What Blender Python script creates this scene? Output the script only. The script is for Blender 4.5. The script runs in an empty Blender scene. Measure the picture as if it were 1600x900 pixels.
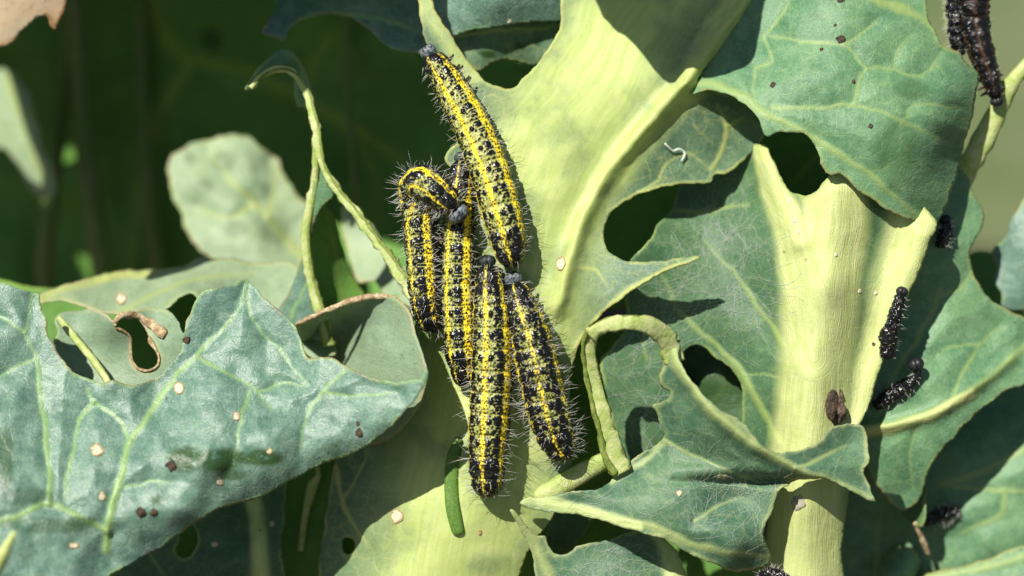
import bpy, math, random
import numpy as np
from mathutils import Vector, geometry

# ------------------------------------------------------------------ scene, camera, sky, sun (1 unit = 1 cm)
S = bpy.context.scene
S.unit_settings.system = 'METRIC'
S.unit_settings.scale_length = 0.01
COL = S.collection
TILT = math.radians(22)          # the camera looks down at the plants
D = 44.4                         # cm from lens to the caterpillars
H = 13.0                         # height of the caterpillars above the soil
ct, st = math.cos(TILT), math.sin(TILT)
ROT = np.array([[1, 0, 0], [0, ct, st], [0, -st, ct]])

def W(p):
    """leaf-frame coordinates (right, away, up) -> world"""
    return np.asarray(p, float) @ ROT.T + np.array([0, 0, H])

def P(x, y, d):
    """a point of the photograph at d cm behind the caterpillars -> world"""
    x, y, d = np.asarray(x, float), np.asarray(y, float), np.asarray(d, float)
    k = (D + d) / D
    return W(np.stack([(x - 800) / 100 * k, d + 0 * k, (450 - y) / 100 * k], -1))

cam = bpy.data.cameras.new('camera')
cam.lens = 100; cam.sensor_width = 36; cam.clip_start = 1; cam.clip_end = 20000
cam.dof.use_dof = True; cam.dof.focus_distance = D - 0.3
cam.dof.aperture_fstop = 0.1 / (2 * 0.62)        # about 12 mm of real aperture, in cm units
cam_o = bpy.data.objects.new('camera', cam); COL.objects.link(cam_o)
cam_o.location = W([0, -D, 0]); cam_o.rotation_euler = (math.pi / 2 - TILT, 0, 0)
S.camera = cam_o

sun_dir = np.array([0.40, 0.78, -0.60])          # travel of the light in the leaf frame
sun_w = ROT @ (sun_dir / np.linalg.norm(sun_dir))
to_sun = -sun_w
elev = math.asin(to_sun[2]); az = math.atan2(to_sun[0], to_sun[1])
sl = bpy.data.lights.new('sun', 'SUN'); sl.energy = 5.0; sl.angle = math.radians(0.55); sl.color = (1.0, 0.95, 0.86)
sun = bpy.data.objects.new('sun', sl); COL.objects.link(sun)
sun.rotation_euler = Vector(sun_w).to_track_quat('-Z', 'Y').to_euler(); sun.location = (-60, -60, 120)
wd = bpy.data.worlds.new('World'); S.world = wd; wd.use_nodes = True
wn = wd.node_tree.nodes; bg = wn['Background']
sky = wn.new('ShaderNodeTexSky'); sky.sky_type = 'NISHITA'; sky.sun_disc = False
sky.sun_elevation = elev; sky.sun_rotation = az
wd.node_tree.links.new(sky.outputs[0], bg.inputs[0]); bg.inputs[1].default_value = 0.05
S.view_settings.view_transform = 'Standard'; S.view_settings.look = 'None'
S.view_settings.exposure = 0.56; S.view_settings.gamma = 1
S.cycles.max_bounces = 7; S.cycles.diffuse_bounces = 4; S.cycles.transmission_bounces = 5; S.cycles.caustics_reflective = False

# ------------------------------------------------------------------ numpy helpers
def hash2(ix, iy, seed):
    n = (ix.astype(np.int64) * 374761393 + iy.astype(np.int64) * 668265263 + seed * 982451653) & 0x7fffffff
    n = ((n ^ (n >> 13)) * 1274126177) & 0x7fffffff
    return ((n ^ (n >> 16)) & 0xffff) / 65535.0

def vnoise(x, y, seed=0):
    ix, iy = np.floor(x), np.floor(y); fx, fy = x - ix, y - iy
    ux, uy = fx * fx * (3 - 2 * fx), fy * fy * (3 - 2 * fy)
    a, b = hash2(ix, iy, seed), hash2(ix + 1, iy, seed); c, d = hash2(ix, iy + 1, seed), hash2(ix + 1, iy + 1, seed)
    return (a * (1 - ux) + b * ux) * (1 - uy) + (c * (1 - ux) + d * ux) * uy

def fbm(x, y, seed=0, o=4):
    s, a, t = 0, 1.0, 0
    for i in range(o):
        s = s + a * vnoise(x * 2 ** i + 17.3 * i, y * 2 ** i - 9.1 * i, seed + i); t += a; a *= 0.5
    return s / t * 2 - 1

def sstep(a, b, x):
    t = np.clip((x - a) / (b - a), 0, 1); return t * t * (3 - 2 * t)

def catmull(pts, step, closed):
    p = np.asarray(pts, float); n = len(p); out = []
    for i in range(n if closed else n - 1):
        if closed: a, b, c, d = p[i - 1], p[i], p[(i + 1) % n], p[(i + 2) % n]
        else: a, b, c, d = p[max(i - 1, 0)], p[i], p[i + 1], p[min(i + 2, n - 1)]
        m = max(1, int(np.linalg.norm((c - b)[:2]) / step)); lim = np.linalg.norm((c - b)[:2])
        ta, tb = (c - a) / 2, (d - b) / 2          # tangents kept short so that corners stay corners
        for t_ in (ta, tb):
            l = np.linalg.norm(t_[:2])
            if l > lim * .9: t_ *= lim * .9 / l
        for t in np.arange(m) / m:
            out.append((2*t**3 - 3*t**2 + 1) * b + (t**3 - 2*t**2 + t) * ta + (-2*t**3 + 3*t**2) * c + (t**3 - t**2) * tb)
    if not closed: out.append(p[-1])
    return np.array(out)

def inside(q, poly):
    r = np.zeros(len(q), bool); x, y = q[:, 0], q[:, 1]
    a = poly; b = np.roll(poly, -1, 0)
    for (x0, y0), (x1, y1) in zip(a, b):
        if y0 == y1: continue
        c = ((y0 > y) != (y1 > y)) & (x < (x1 - x0) * (y - y0) / (y1 - y0) + x0)
        r ^= c
    return r

def seg_dist(q, a, b):
    d = b - a; L = max(float(d @ d), 1e-9)
    t = np.clip(((q - a) @ d) / L, 0, 1)
    e = q - a - t[:, None] * d
    return np.sqrt((e * e).sum(1)), t

def line_dist(q, pts):
    best = np.full(len(q), 1e9); along = np.zeros(len(q)); n = len(pts) - 1
    for i in range(n):
        dd, t = seg_dist(q, pts[i], pts[i + 1])
        m = dd < best; best[m] = dd[m]; along[m] = (i + t[m]) / n
    return best, along

def tps(ctrl):
    c = np.asarray(ctrl, float); X = c[:, :2] / 100; n = len(c)
    def ker(r2): return 0.5 * r2 * np.log(r2 + 1e-12)
    K = ker(((X[:, None] - X[None]) ** 2).sum(-1)) + np.eye(n) * 0.02
    A = np.zeros((n + 3, n + 3)); A[:n, :n] = K; A[:n, n] = 1; A[:n, n + 1:] = X; A[n, :n] = 1; A[n + 1:, :n] = X.T
    w = np.linalg.solve(A, np.r_[c[:, 2], 0, 0, 0])
    def f(x, y):
        q = np.stack([np.asarray(x, float), np.asarray(y, float)], -1) / 100
        k = ker(((q[..., None, :] - X) ** 2).sum(-1))
        return k @ w[:n] + w[n] + q @ w[n + 1:]
    return f

# ------------------------------------------------------------------ objects
def raw_mesh(name, v, f, mat, parent=None, attrs=None, uv=None, smooth=True, col=None, center=True):
    """link one mesh; v are world positions, the origin goes to their centre"""
    v = np.asarray(v, float); c = v.mean(0) if center else np.zeros(3)
    me = bpy.data.meshes.new(name)
    if isinstance(f, np.ndarray):
        k = f.shape[1]; nf = len(f)
        me.vertices.add(len(v)); me.vertices.foreach_set('co', (v - c).astype(np.float32).ravel())
        me.loops.add(nf * k); me.loops.foreach_set('vertex_index', f.astype(np.int32).ravel())
        me.polygons.add(nf); me.polygons.foreach_set('loop_start', np.arange(0, nf * k, k, dtype=np.int32))
        me.update(calc_edges=True); me.validate()
    else:
        me.from_pydata((v - c).tolist(), [], f); me.update()
    if smooth: me.polygons.foreach_set('use_smooth', np.ones(len(me.polygons), bool))
    for k, a in (attrs or {}).items():
        me.attributes.new(k, 'FLOAT', 'POINT').data.foreach_set('value', np.asarray(a, np.float32))
    if col is not None:
        ca = me.attributes.new('tint', 'FLOAT_COLOR', 'POINT')
        ca.data.foreach_set('color', np.c_[col, np.ones(len(col))].astype(np.float32).ravel())
    if uv is not None:
        li = np.empty(len(me.loops), np.int32); me.loops.foreach_get('vertex_index', li)
        me.uv_layers.new(name='uv').data.foreach_set('uv', np.asarray(uv, np.float32)[li].ravel())
    me.materials.append(mat)
    o = bpy.data.objects.new(name, me); COL.objects.link(o)
    if parent is not None:
        o.parent = parent
        base = np.array(parent['_at']) if '_at' in parent.keys() else np.zeros(3)
        o.location = c - base
    else: o.location = c
    o['_at'] = [float(t) for t in c]
    return o

def thing(name, label, cat, at, group=None):
    o = bpy.data.objects.new(name, None); COL.objects.link(o); o.empty_display_size = .5
    o.location = at; o['_at'] = [float(t) for t in at]; tag(o, label, cat, group); return o

def tag(o, label=None, cat=None, group=None, kind=None):
    for k, v in (('label', label), ('category', cat), ('group', group), ('kind', kind)):
        if v: o[k] = v
    return o

# ------------------------------------------------------------------ materials
class N:
    def __init__(self, name):
        self.m = bpy.data.materials.new(name); self.m.use_nodes = True
        self.t = self.m.node_tree; self.t.nodes.clear()
    def n(self, typ, **k):
        nd = self.t.nodes.new('ShaderNode' + typ)
        for a, v in k.items(): setattr(nd, a, v)
        return nd
    def put(self, sock, v):
        if hasattr(v, 'is_output') or hasattr(v, 'links'): self.t.links.new(v, sock)
        elif isinstance(v, (tuple, list)) and len(v) == 3 and sock.type == 'RGBA': sock.default_value = (*v, 1)
        else: sock.default_value = v
    def math(self, op, a, b=0, clamp=False):
        nd = self.n('Math', operation=op, use_clamp=clamp); self.put(nd.inputs[0], a); self.put(nd.inputs[1], b); return nd.outputs[0]
    def mix(self, f, a, b, blend='MIX'):
        nd = self.n('Mix', data_type='RGBA', blend_type=blend); nd.clamp_factor = True
        self.put(nd.inputs[0], f); self.put(nd.inputs[6], a); self.put(nd.inputs[7], b); return nd.outputs[2]
    def ramp(self, v, lo, hi):
        nd = self.n('MapRange'); nd.interpolation_type = 'SMOOTHSTEP'
        self.put(nd.inputs[0], v); nd.inputs[1].default_value = lo; nd.inputs[2].default_value = hi; return nd.outputs[0]
    def attr(self, name):
        return self.n('Attribute', attribute_name=name)
    def noise(self, vec, scale, detail=3, rough=.5, w=0):
        nd = self.n('TexNoise'); self.put(nd.inputs['Vector'], vec)
        nd.inputs['Scale'].default_value = scale; nd.inputs['Detail'].default_value = detail; nd.inputs['Roughness'].default_value = rough
        return nd.outputs[0]
    def uv(self, off=0.0, sx=1, sy=1, rot=0):
        c = self.n('UVMap', uv_map='uv'); m = self.n('Mapping'); self.put(m.inputs[0], c.outputs[0])
        m.inputs[1].default_value = (off, off * .7, off * .3); m.inputs[2].default_value = (0, 0, rot); m.inputs[3].default_value = (sx, sy, 1)
        return m.outputs[0]
    def out(self, sh):
        o = self.n('OutputMaterial'); self.put(o.inputs[0], sh); return self.m

def leaf_mat(name, c1, c2, vein=(.34, .46, .16), pale=(.58, .64, .22), pale2=None, bloom=(.34, .43, .40), bloom_amt=.35, net=.35,
             rim=(.30, .20, .09), rim_px=3.0, rim_amt=.5, rough=.5, trans=.2, tcol=(.30, .42, .04), seed=0.0, stain=(.022, .065, .010), bump=.35, net_scale=3.4, spec=.35, patchy=.25, ribs=.5):
    g = N(name); uv = g.uv(seed)
    big = g.noise(uv, 1.1, 4, .6); mid = g.noise(uv, 5, 5, .65); fine = g.noise(uv, 38, 3, .7)
    base = g.mix(g.ramp(big, .38, .64), c1, c2)
    # waxy bloom in fine flecks
    fl = g.math('MULTIPLY', g.ramp(g.math('ADD', g.math('MULTIPLY', fine, .55), g.math('MULTIPLY', mid, .45)), .40, .66), bloom_amt)
    base = g.mix(fl, base, bloom)
    base = g.mix(g.math('MULTIPLY', g.ramp(g.noise(uv, 9, 4, .7), .52, .74), .55), base, tuple(x * .52 for x in c2))
    base = g.mix(g.math('MULTIPLY', g.ramp(g.noise(uv, 2.6, 5, .7), .50, .72), .45), base, tuple(x * .72 for x in c1))
    grain = g.noise(uv, 60, 2, .8)
    base = g.mix(1.0, base, g.mix(g.ramp(grain, .36, .64), (.86, .87, .88), (1.14, 1.13, 1.12)), 'MULTIPLY')
    # net of small veins
    wob = g.n('VectorMath', operation='ADD'); g.put(wob.inputs[0], uv)
    nz = g.n('TexNoise'); g.put(nz.inputs['Vector'], uv); nz.inputs['Scale'].default_value = 5
    sc = g.n('VectorMath', operation='SCALE'); g.put(sc.inputs[0], nz.outputs[1]); sc.inputs[3].default_value = .16
    g.put(wob.inputs[1], sc.outputs[0])
    def vor(scale):
        v = g.n('TexVoronoi', feature='DISTANCE_TO_EDGE'); g.put(v.inputs['Vector'], wob.outputs[0]); v.inputs['Scale'].default_value = scale
        return v.outputs[0]
    v1 = vor(net_scale); v2 = vor(net_scale * 3.1)
    nm = g.math('MAXIMUM', g.math('SUBTRACT', 1, g.ramp(v1, .0, .055)), g.math('MULTIPLY', g.math('SUBTRACT', 1, g.ramp(v2, .0, .13)), .45))
    nm = g.math('MULTIPLY', nm, g.ramp(mid, .30, .62))
    base = g.mix(g.math('MULTIPLY', nm, net), base, vein)
    va = g.attr('vein').outputs[2]
    base = g.mix(g.math('MULTIPLY', g.math('MULTIPLY', va, g.math('ADD', .72, g.math('MULTIPLY', mid, .4))), 1, True), base, vein)
    # pale midrib tissue with streaks along it
    pa = g.attr('pale').outputs[2]
    p2 = pale2 or tuple(x * .72 for x in pale)
    stv = g.n('Combine' + 'XYZ'); g.put(stv.inputs[0], g.attr('across').outputs[2]); g.put(stv.inputs[1], g.attr('along').outputs[2])
    streak = g.noise(stv.outputs[0], 3.2, 4, .6); streak2 = g.noise(stv.outputs[0], 14, 3, .6)
    pc = g.mix(g.ramp(g.math('ADD', g.math('MULTIPLY', streak, .7), g.math('MULTIPLY', mid, .3)), .36, .64), p2, pale)
    pc = g.mix(g.math('MULTIPLY', g.ramp(streak2, .55, .75), .3), pc, tuple(min(1, x * 1.12 + .03) for x in pale))
    pa = g.math('MULTIPLY', pa, g.math('SUBTRACT', 1, g.math('MULTIPLY', g.ramp(g.math('ADD', g.math('MULTIPLY', g.noise(uv, .85, 5, .6), .75), g.math('MULTIPLY', mid, .25)), .45, .62), patchy)))
    base = g.mix(pa, base, pc)
    st_ = g.math('MULTIPLY', g.attr('stain').outputs[2], g.ramp(g.math('ADD', g.math('MULTIPLY', mid, .75), g.math('MULTIPLY', fine, .25)), .34, .47))
    base = g.mix(g.math('MULTIPLY', st_, .92), base, stain)
    # dead specks
    sp = g.n('TexVoronoi'); g.put(sp.inputs['Vector'], uv); sp.inputs['Scale'].default_value = 1.6
    base = g.mix(g.math('MULTIPLY', g.math('SUBTRACT', 1, g.ramp(sp.outputs[0], .035, .06)), .5), base, (.05, .055, .03))
    ed = g.attr('edge').outputs[2]
    edn = g.math('SUBTRACT', ed, g.math('MULTIPLY', g.noise(uv, 7, 3), rim_px * 1.2))
    pr = g.math('SUBTRACT', 1, g.ramp(edn, rim_px * .3, rim_px * 1.9))
    base = g.mix(g.math('MULTIPLY', pr, g.math('MULTIPLY', g.ramp(g.noise(uv, 2.3, 3), .36, .62), .55)), base, vein)
    er = g.math('SUBTRACT', 1, g.ramp(edn, 0.0, rim_px * .75))
    base = g.mix(g.math('MULTIPLY', er, g.math('MULTIPLY', g.ramp(g.noise(uv, 1.7, 2), .42, .6), rim_amt)), base, rim)
    b = g.n('BsdfPrincipled'); g.put(b.inputs['Base Color'], base)
    rg = g.math('ADD', rough, g.math('MULTIPLY', g.math('SUBTRACT', mid, .5), .3))
    rg = g.math('SUBTRACT', rg, g.math('MULTIPLY', st_, .04)); g.put(b.inputs['Roughness'], rg)
    b.inputs['Specular IOR Level'].default_value = spec
    ht = g.math('ADD', g.math('MULTIPLY', mid, .6), g.math('MULTIPLY', fine, .12))
    ht = g.math('SUBTRACT', ht, g.math('MULTIPLY', g.math('MULTIPLY', nm, .12), g.math('SUBTRACT', 1, pa)))
    ht = g.math('ADD', ht, g.math('MULTIPLY', pa, g.math('MULTIPLY', g.math('ADD', streak2, streak), ribs)))
    bp = g.n('Bump'); bp.inputs['Strength'].default_value = bump; bp.inputs['Distance'].default_value = .06
    g.put(bp.inputs['Height'], ht); g.put(b.inputs['Normal'], bp.outputs[0])
    tr = g.n('BsdfTranslucent'); g.put(tr.inputs[0], g.mix(.55, base, tcol)); g.put(tr.inputs[1], bp.outputs[0])
    ms = g.n('MixShader'); ms.inputs[0].default_value = trans; g.put(ms.inputs[1], b.outputs[0]); g.put(ms.inputs[2], tr.outputs[0])
    return g.out(ms.outputs[0])

def plain_mat(name, c1, c2, scale=6, rough=.6, bump=.3, spec=.3, dist=.04, trans=0):
    g = N(name); tc = g.n('TexCoord').outputs['Object']
    a = g.noise(tc, scale, 5, .65); bse = g.mix(g.ramp(a, .36, .64), c1, c2)
    b = g.n('BsdfPrincipled'); g.put(b.inputs['Base Color'], bse); b.inputs['Roughness'].default_value = rough; b.inputs['Specular IOR Level'].default_value = spec
    bp = g.n('Bump'); bp.inputs['Strength'].default_value = bump; bp.inputs['Distance'].default_value = dist
    g.put(bp.inputs['Height'], g.noise(tc, scale * 3, 4, .6)); g.put(b.inputs['Normal'], bp.outputs[0])
    if not trans: return g.out(b.outputs[0])
    tr = g.n('BsdfTranslucent'); g.put(tr.inputs[0], bse); ms = g.n('MixShader'); ms.inputs[0].default_value = trans
    g.put(ms.inputs[1], b.outputs[0]); g.put(ms.inputs[2], tr.outputs[0]); return g.out(ms.outputs[0])

def tint_mat(name, rough_lo=.22, rough_hi=.6):
    g = N(name); c = g.attr('tint').outputs[0]; k = g.attr('wart').outputs[2]
    b = g.n('BsdfPrincipled'); g.put(b.inputs['Base Color'], c)
    g.put(b.inputs['Roughness'], g.math('SUBTRACT', rough_hi, g.math('MULTIPLY', k, rough_hi - rough_lo)))
    b.inputs['Specular IOR Level'].default_value = .36
    tc = g.n('TexCoord').outputs['Object']
    bp = g.n('Bump'); bp.inputs['Strength'].default_value = .25; bp.inputs['Distance'].default_value = .02
    g.put(bp.inputs['Height'], g.noise(tc, 30, 3, .6)); g.put(b.inputs['Normal'], bp.outputs[0])
    return g.out(b.outputs[0])

M_CENTRE = leaf_mat('centre_leaf_tissue', (.075, .160, .095), (.115, .215, .130), pale=(.60, .67, .26), pale2=(.47, .585, .175), bloom=(.40, .50, .32), bloom_amt=.25, net=.4,
                    rim=(.36, .28, .10), rim_px=2.5, rim_amt=.4, trans=.27, tcol=(.50, .60, .02), seed=3.1, vein=(.52, .56, .17), patchy=.52, ribs=.12)
M_BLUE = leaf_mat('waxy_blue_green_leaf', (0.077, 0.166, 0.121), (0.112, 0.214, 0.150), bloom=(0.360, 0.466, 0.437), bloom_amt=.45, net=.22, vein=(.26, .41, .13), rim=(.25, .15, .07),
                  rim_px=2.6, rim_amt=.55, rough=.42, trans=.12, seed=7.7, spec=.5, bump=.6)
M_GREEN = leaf_mat('green_leaf_tissue', (0.086, 0.208, 0.099), (0.141, 0.278, 0.126), bloom=(0.278, 0.456, 0.303), bloom_amt=.42, net=.3, vein=(.30, .41, .14), pale=(.62, .66, .28), pale2=(.52, .58, .22),
                   rim=(.32, .23, .08), rim_px=3.2, rim_amt=.5, trans=.2, seed=11.3, rough=.48, bump=.5)
M_RIGHT = leaf_mat('stalked_leaf_tissue', (0.046, 0.121, 0.056), (0.076, 0.159, 0.071), bloom=(0.154, 0.266, 0.174), bloom_amt=.28, net=.3, vein=(.27, .37, .11), pale=(.63, .67, .30), pale2=(.50, .58, .20),
                   rim=(.30, .36, .09), rim_px=3.0, rim_amt=.5, trans=.18, seed=19.3, rough=.5, bump=.5, patchy=.2)
M_CURL = leaf_mat('curled_leaf_tissue', (0.054, 0.132, 0.078), (0.095, 0.190, 0.098), bloom=(0.196, 0.322, 0.230), bloom_amt=.32, net=.28, vein=(.38, .46, .18), pale=(.55, .62, .27), pale2=(.42, .52, .20),
                  rim=(.42, .44, .20), rim_px=4.0, rim_amt=.6, trans=.2, seed=23.9, bump=.5)
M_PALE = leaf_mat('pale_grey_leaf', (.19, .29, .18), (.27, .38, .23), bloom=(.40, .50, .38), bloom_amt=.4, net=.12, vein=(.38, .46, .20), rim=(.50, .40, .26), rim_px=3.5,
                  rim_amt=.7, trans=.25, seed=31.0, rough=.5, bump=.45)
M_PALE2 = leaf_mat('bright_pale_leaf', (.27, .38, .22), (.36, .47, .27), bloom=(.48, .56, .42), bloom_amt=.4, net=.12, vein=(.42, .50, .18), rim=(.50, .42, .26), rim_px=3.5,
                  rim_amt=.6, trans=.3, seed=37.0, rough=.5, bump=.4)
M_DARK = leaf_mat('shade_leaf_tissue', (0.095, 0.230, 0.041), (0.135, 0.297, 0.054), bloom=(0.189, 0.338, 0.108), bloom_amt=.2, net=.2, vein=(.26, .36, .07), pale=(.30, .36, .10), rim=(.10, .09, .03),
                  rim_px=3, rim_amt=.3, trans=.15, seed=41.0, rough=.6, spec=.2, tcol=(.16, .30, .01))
M_TAN = leaf_mat('withered_leaf_tissue', (.55, .38, .24), (.42, .38, .24), bloom=(.66, .52, .38), bloom_amt=.5, net=.1, vein=(.45, .30, .16), rim=(.30, .15, .06), rim_px=6, rim_amt=.8,
                 trans=.2, seed=43.0, rough=.6)
M_STALK = plain_mat('pale_stalk_skin', (.52, .58, .24), (.40, .48, .16), 3, .5, .25)
M_DARKST = plain_mat('shaded_stalk_skin', (.13, .20, .05), (.20, .20, .08), 1.2, .6, .2)
M_RIMG = plain_mat('green_torn_edge', (.36, .46, .12), (.52, .56, .26), 5, .5, .5, trans=.15)
M_RIMD = plain_mat('olive_dark_strip', (.12, .17, .03), (.22, .27, .06), 6, .5, .5)
M_RIMB = plain_mat('brown_dry_edge', (.24, .15, .07), (.55, .45, .28), 9, .7, .8)
M_SCAR = plain_mat('corky_scar', (.50, .44, .30), (.62, .58, .42), 9, .65, .6)
M_SCARG = plain_mat('grey_scar', (.26, .24, .17), (.36, .33, .25), 9, .7, .5)
M_SCARB = plain_mat('scar_border', (.28, .19, .07), (.40, .28, .12), 8, .7, .6)
M_FRASS = plain_mat('dark_frass', (.03, .022, .015), (.10, .065, .04), 9, .7, 1.0)
M_HUSK = plain_mat('dry_husk', (.05, .03, .02), (.26, .16, .11), 8, .55, 1.0, .4, .08)
M_HAIR = plain_mat('white_bristle', (.80, .80, .74), (.70, .70, .64), 4, .35, 0, .5, trans=.35)
M_SILK = plain_mat('white_silk', (.80, .85, .78), (.84, .88, .82), 2, .5, 0, .4, trans=.5)
M_SKIN = tint_mat('caterpillar_skin')
M_HEAD = tint_mat('caterpillar_head', .3, .55)
M_SOIL = plain_mat('garden_soil', (.05, .035, .022), (.09, .065, .04), .6, .9, 1.0, .2, .5)
M_LAWN = plain_mat('lawn_turf', (.09, .13, .05), (.15, .165, .085), .06, .9, .4, .1, 1.0)

# ------------------------------------------------------------------ leaf builder
LEAF = {}
def leaf(key, parent, mat, outline, ctrl, holes=(), veins=(), pales=(), ridges=(), stains=(), res=4.0, thick=.045, wav=.03, wav_s=120, edge_n=2.3,
         quilt=.05, label=None, name='leaf', seed=1, vrelief=.03, frill=0.0, lobes=()):
    """a leaf blade: outline (photo px) filled with a fine sheet of triangles that follows a smooth depth field; veins and midribs are relief"""
    def loop(pts, s):
        c = catmull(pts, res, True); t = np.roll(c, -1, 0) - np.roll(c, 1, 0); nn = np.c_[-t[:, 1], t[:, 0]] / (np.linalg.norm(t, axis=1)[:, None] + 1e-9)
        e = fbm(c[:, 0] / 14, c[:, 1] / 14, s, 3) * edge_n + fbm(c[:, 0] / 5, c[:, 1] / 5, s + 3, 2) * min(edge_n, 1.6) * .75 + (fbm(c[:, 0] / 45, c[:, 1] / 45, s + 9, 2)) * edge_n * 1.2
        return c + nn * e[:, None]
    loops = [loop(outline, seed)] + [loop(h, seed + 5 + i) for i, h in enumerate(holes)]
    lo, hi = loops[0].min(0), loops[0].max(0)
    gx, gy = np.meshgrid(np.arange(lo[0], hi[0], res), np.arange(lo[1], hi[1], res * .866))
    gx[1::2] += res / 2
    q = np.stack([gx.ravel(), gy.ravel()], -1); rr = np.random.RandomState(seed); q += rr.uniform(-.18, .18, q.shape) * res
    m = inside(q, loops[0])
    for h in loops[1:]: m &= ~inside(q, h)
    q = q[m]
    def edist(q):
        best = np.full(len(q), 1e9)
        for l in loops:
            a, b = l, np.roll(l, -1, 0)
            for i in range(len(a)):
                # only points near the segment matter
                lo_, hi_ = np.minimum(a[i], b[i]) - 46, np.maximum(a[i], b[i]) + 46
                k = np.where((q[:, 0] > lo_[0]) & (q[:, 0] < hi_[0]) & (q[:, 1] > lo_[1]) & (q[:, 1] < hi_[1]))[0]
                if len(k): best[k] = np.minimum(best[k], seg_dist(q[k], a[i], b[i])[0])
        return np.minimum(best, 45)
    e = edist(q); q = q[e > res * .55]; e = e[e > res * .55]
    nb = sum(len(l) for l in loops); bq = np.concatenate(loops)
    allq = np.concatenate([bq, q]); edge = np.r_[np.zeros(nb), e]
    edges, s0 = [], 0
    for l in loops:
        n = len(l); edges += [(s0 + i, s0 + (i + 1) % n) for i in range(n)]; s0 += n
    r = geometry.delaunay_2d_cdt([Vector(p) for p in allq], edges, [], 0, 1e-4)
    vq = np.array([(p.x, p.y) for p in r[0]]); tri = np.array(r[2], int)
    src = np.array([o[0] if len(o) else -1 for o in r[3]]); 
    edge = np.where(src >= 0, edge[np.maximum(src, 0)], 0)
    cen = vq[tri].mean(1); keep = inside(cen, loops[0])
    for h in loops[1:]: keep &= ~inside(cen, h)
    a, b, c = vq[tri[:, 0]], vq[tri[:, 1]], vq[tri[:, 2]]
    area = (b[:, 0]-a[:, 0])*(c[:, 1]-a[:, 1]) - (b[:, 1]-a[:, 1])*(c[:, 0]-a[:, 0])
    keep &= np.abs(area) > 1e-4; tri = tri[keep]; area = area[keep]
    tri[area > 0] = tri[area > 0][:, ::-1]
    used = np.unique(tri); rem = -np.ones(len(vq), int); rem[used] = np.arange(len(used)); tri = rem[tri]; vq = vq[used]; edge = edge[used]
    f0 = tps(ctrl)
    x, y = vq[:, 0], vq[:, 1]
    wx = vq + np.c_[fbm(x / 30, y / 30, seed + 50, 3), fbm(x / 30, y / 30, seed + 60, 3)] * 5
    d = f0(x, y) + wav * fbm(x / wav_s, y / wav_s, seed + 30, 3) * 2
    vein = np.zeros(len(vq)); vd = np.full(len(vq), 60.0)
    for pts, w0, w1 in veins:
        pl = catmull(pts, 12, False); dd, al = line_dist(wx, pl); w = (w0 + (w1 - w0) * al) * (.78 + .3 * vnoise(x / 18, y / 18, seed + 44))
        vein = np.maximum(vein, (1 - sstep(.15, 1.35, dd / w)) * np.clip(.62 + w / 22, 0, 1) * (1 - .35 * sstep(.6, 1, al))); vd = np.minimum(vd, np.maximum(dd - w * .5, 0))
        d -= vrelief * w / 6 * np.exp(-(dd / w / .8) ** 2)
    d -= quilt * (np.minimum(vd, 42) / 42) ** .7 * (1 if len(veins) else 0)
    pale = np.zeros(len(vq)); along = y / 100.; across = x / 100. * 3
    for pts, w0, w1, soft in pales:
        pl = catmull(pts, 12, False); wl = vq + np.c_[fbm(x / 70, y / 70, seed + 70, 3), fbm(x / 70, y / 70, seed + 80, 3)] * 14 * min(1, soft * 1.5)
        dd, al = line_dist(wl, pl); w = w0 + (w1 - w0) * al
        pp = 1 - sstep(1 - soft, 1 + soft, dd / w)
        mm = pp >= pale; pale = np.maximum(pale, pp); 
        along = np.where(mm & (pp > 0), al * 2, along); across = np.where(mm & (pp > 0), dd / 100 * 4, across)
    for pts, w, h in ridges:
        pl = catmull(pts, 12, False); dd, al = line_dist(vq, pl); d -= h * np.exp(-(dd / w) ** 2)
    for bx, by, rx, ry, h in lobes:
        d -= h * np.exp(-((x - bx) / rx) ** 2 - ((y - by) / ry) ** 2)
    if frill: d += frill * np.exp(-edge / 14) * fbm(x / 28, y / 28, seed + 90, 2)
    stain = np.zeros(len(vq))
    for sx, sy, rx, ry, s in stains:
        stain = np.maximum(stain, s * (1 - sstep(.6, 1.1, np.sqrt(((wx[:, 0] - sx) / rx) ** 2 + ((wx[:, 1] - sy) / ry) ** 2))))
    thick = thick * (.35 + .65 * sstep(0, 14, edge))[:, None]      # blades thin out to a dry papery margin
    front = P(x, y, d)
    fn = np.cross(front[tri[:, 1]] - front[tri[:, 0]], front[tri[:, 2]] - front[tri[:, 0]])
    vn = np.zeros_like(front)
    for k in range(3): np.add.at(vn, tri[:, k], fn)
    vn /= np.linalg.norm(vn, axis=1)[:, None] + 1e-12
    back = front - vn * thick
    nv = len(front)
    es = np.concatenate([tri[:, [0, 1]], tri[:, [1, 2]], tri[:, [2, 0]]])
    keyv = np.sort(es, 1); _, inv, cnt = np.unique(keyv[:, 0] * (nv + 1) + keyv[:, 1], return_inverse=True, return_counts=True)
    be = es[cnt[inv] == 1]
    side = np.concatenate([np.c_[be[:, 1], be[:, 0], be[:, 0] + nv], np.c_[be[:, 1], be[:, 0] + nv, be[:, 1] + nv]])
    F = np.concatenate([tri, tri[:, ::-1] + nv, side])
    two = lambda t: np.r_[t, t]
    uv = np.c_[x, -y] / 100
    o = raw_mesh(name, np.concatenate([front, back]), F, mat, parent, dict(vein=two(vein), pale=two(pale), edge=two(edge), stain=two(stain), along=two(along), across=two(across)), np.concatenate([uv, uv]))
    if label: o['label'] = label
    def surf(xx, yy):
        # nearest built vertex keeps the relief
        xx, yy = np.atleast_1d(np.asarray(xx, float)), np.atleast_1d(np.asarray(yy, float))
        return np.array([d[np.argmin((x - a) ** 2 + (y - b) ** 2)] for a, b in zip(xx, yy)])
    LEAF[key] = dict(obj=o, surf=surf, loops=loops)
    return o

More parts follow.
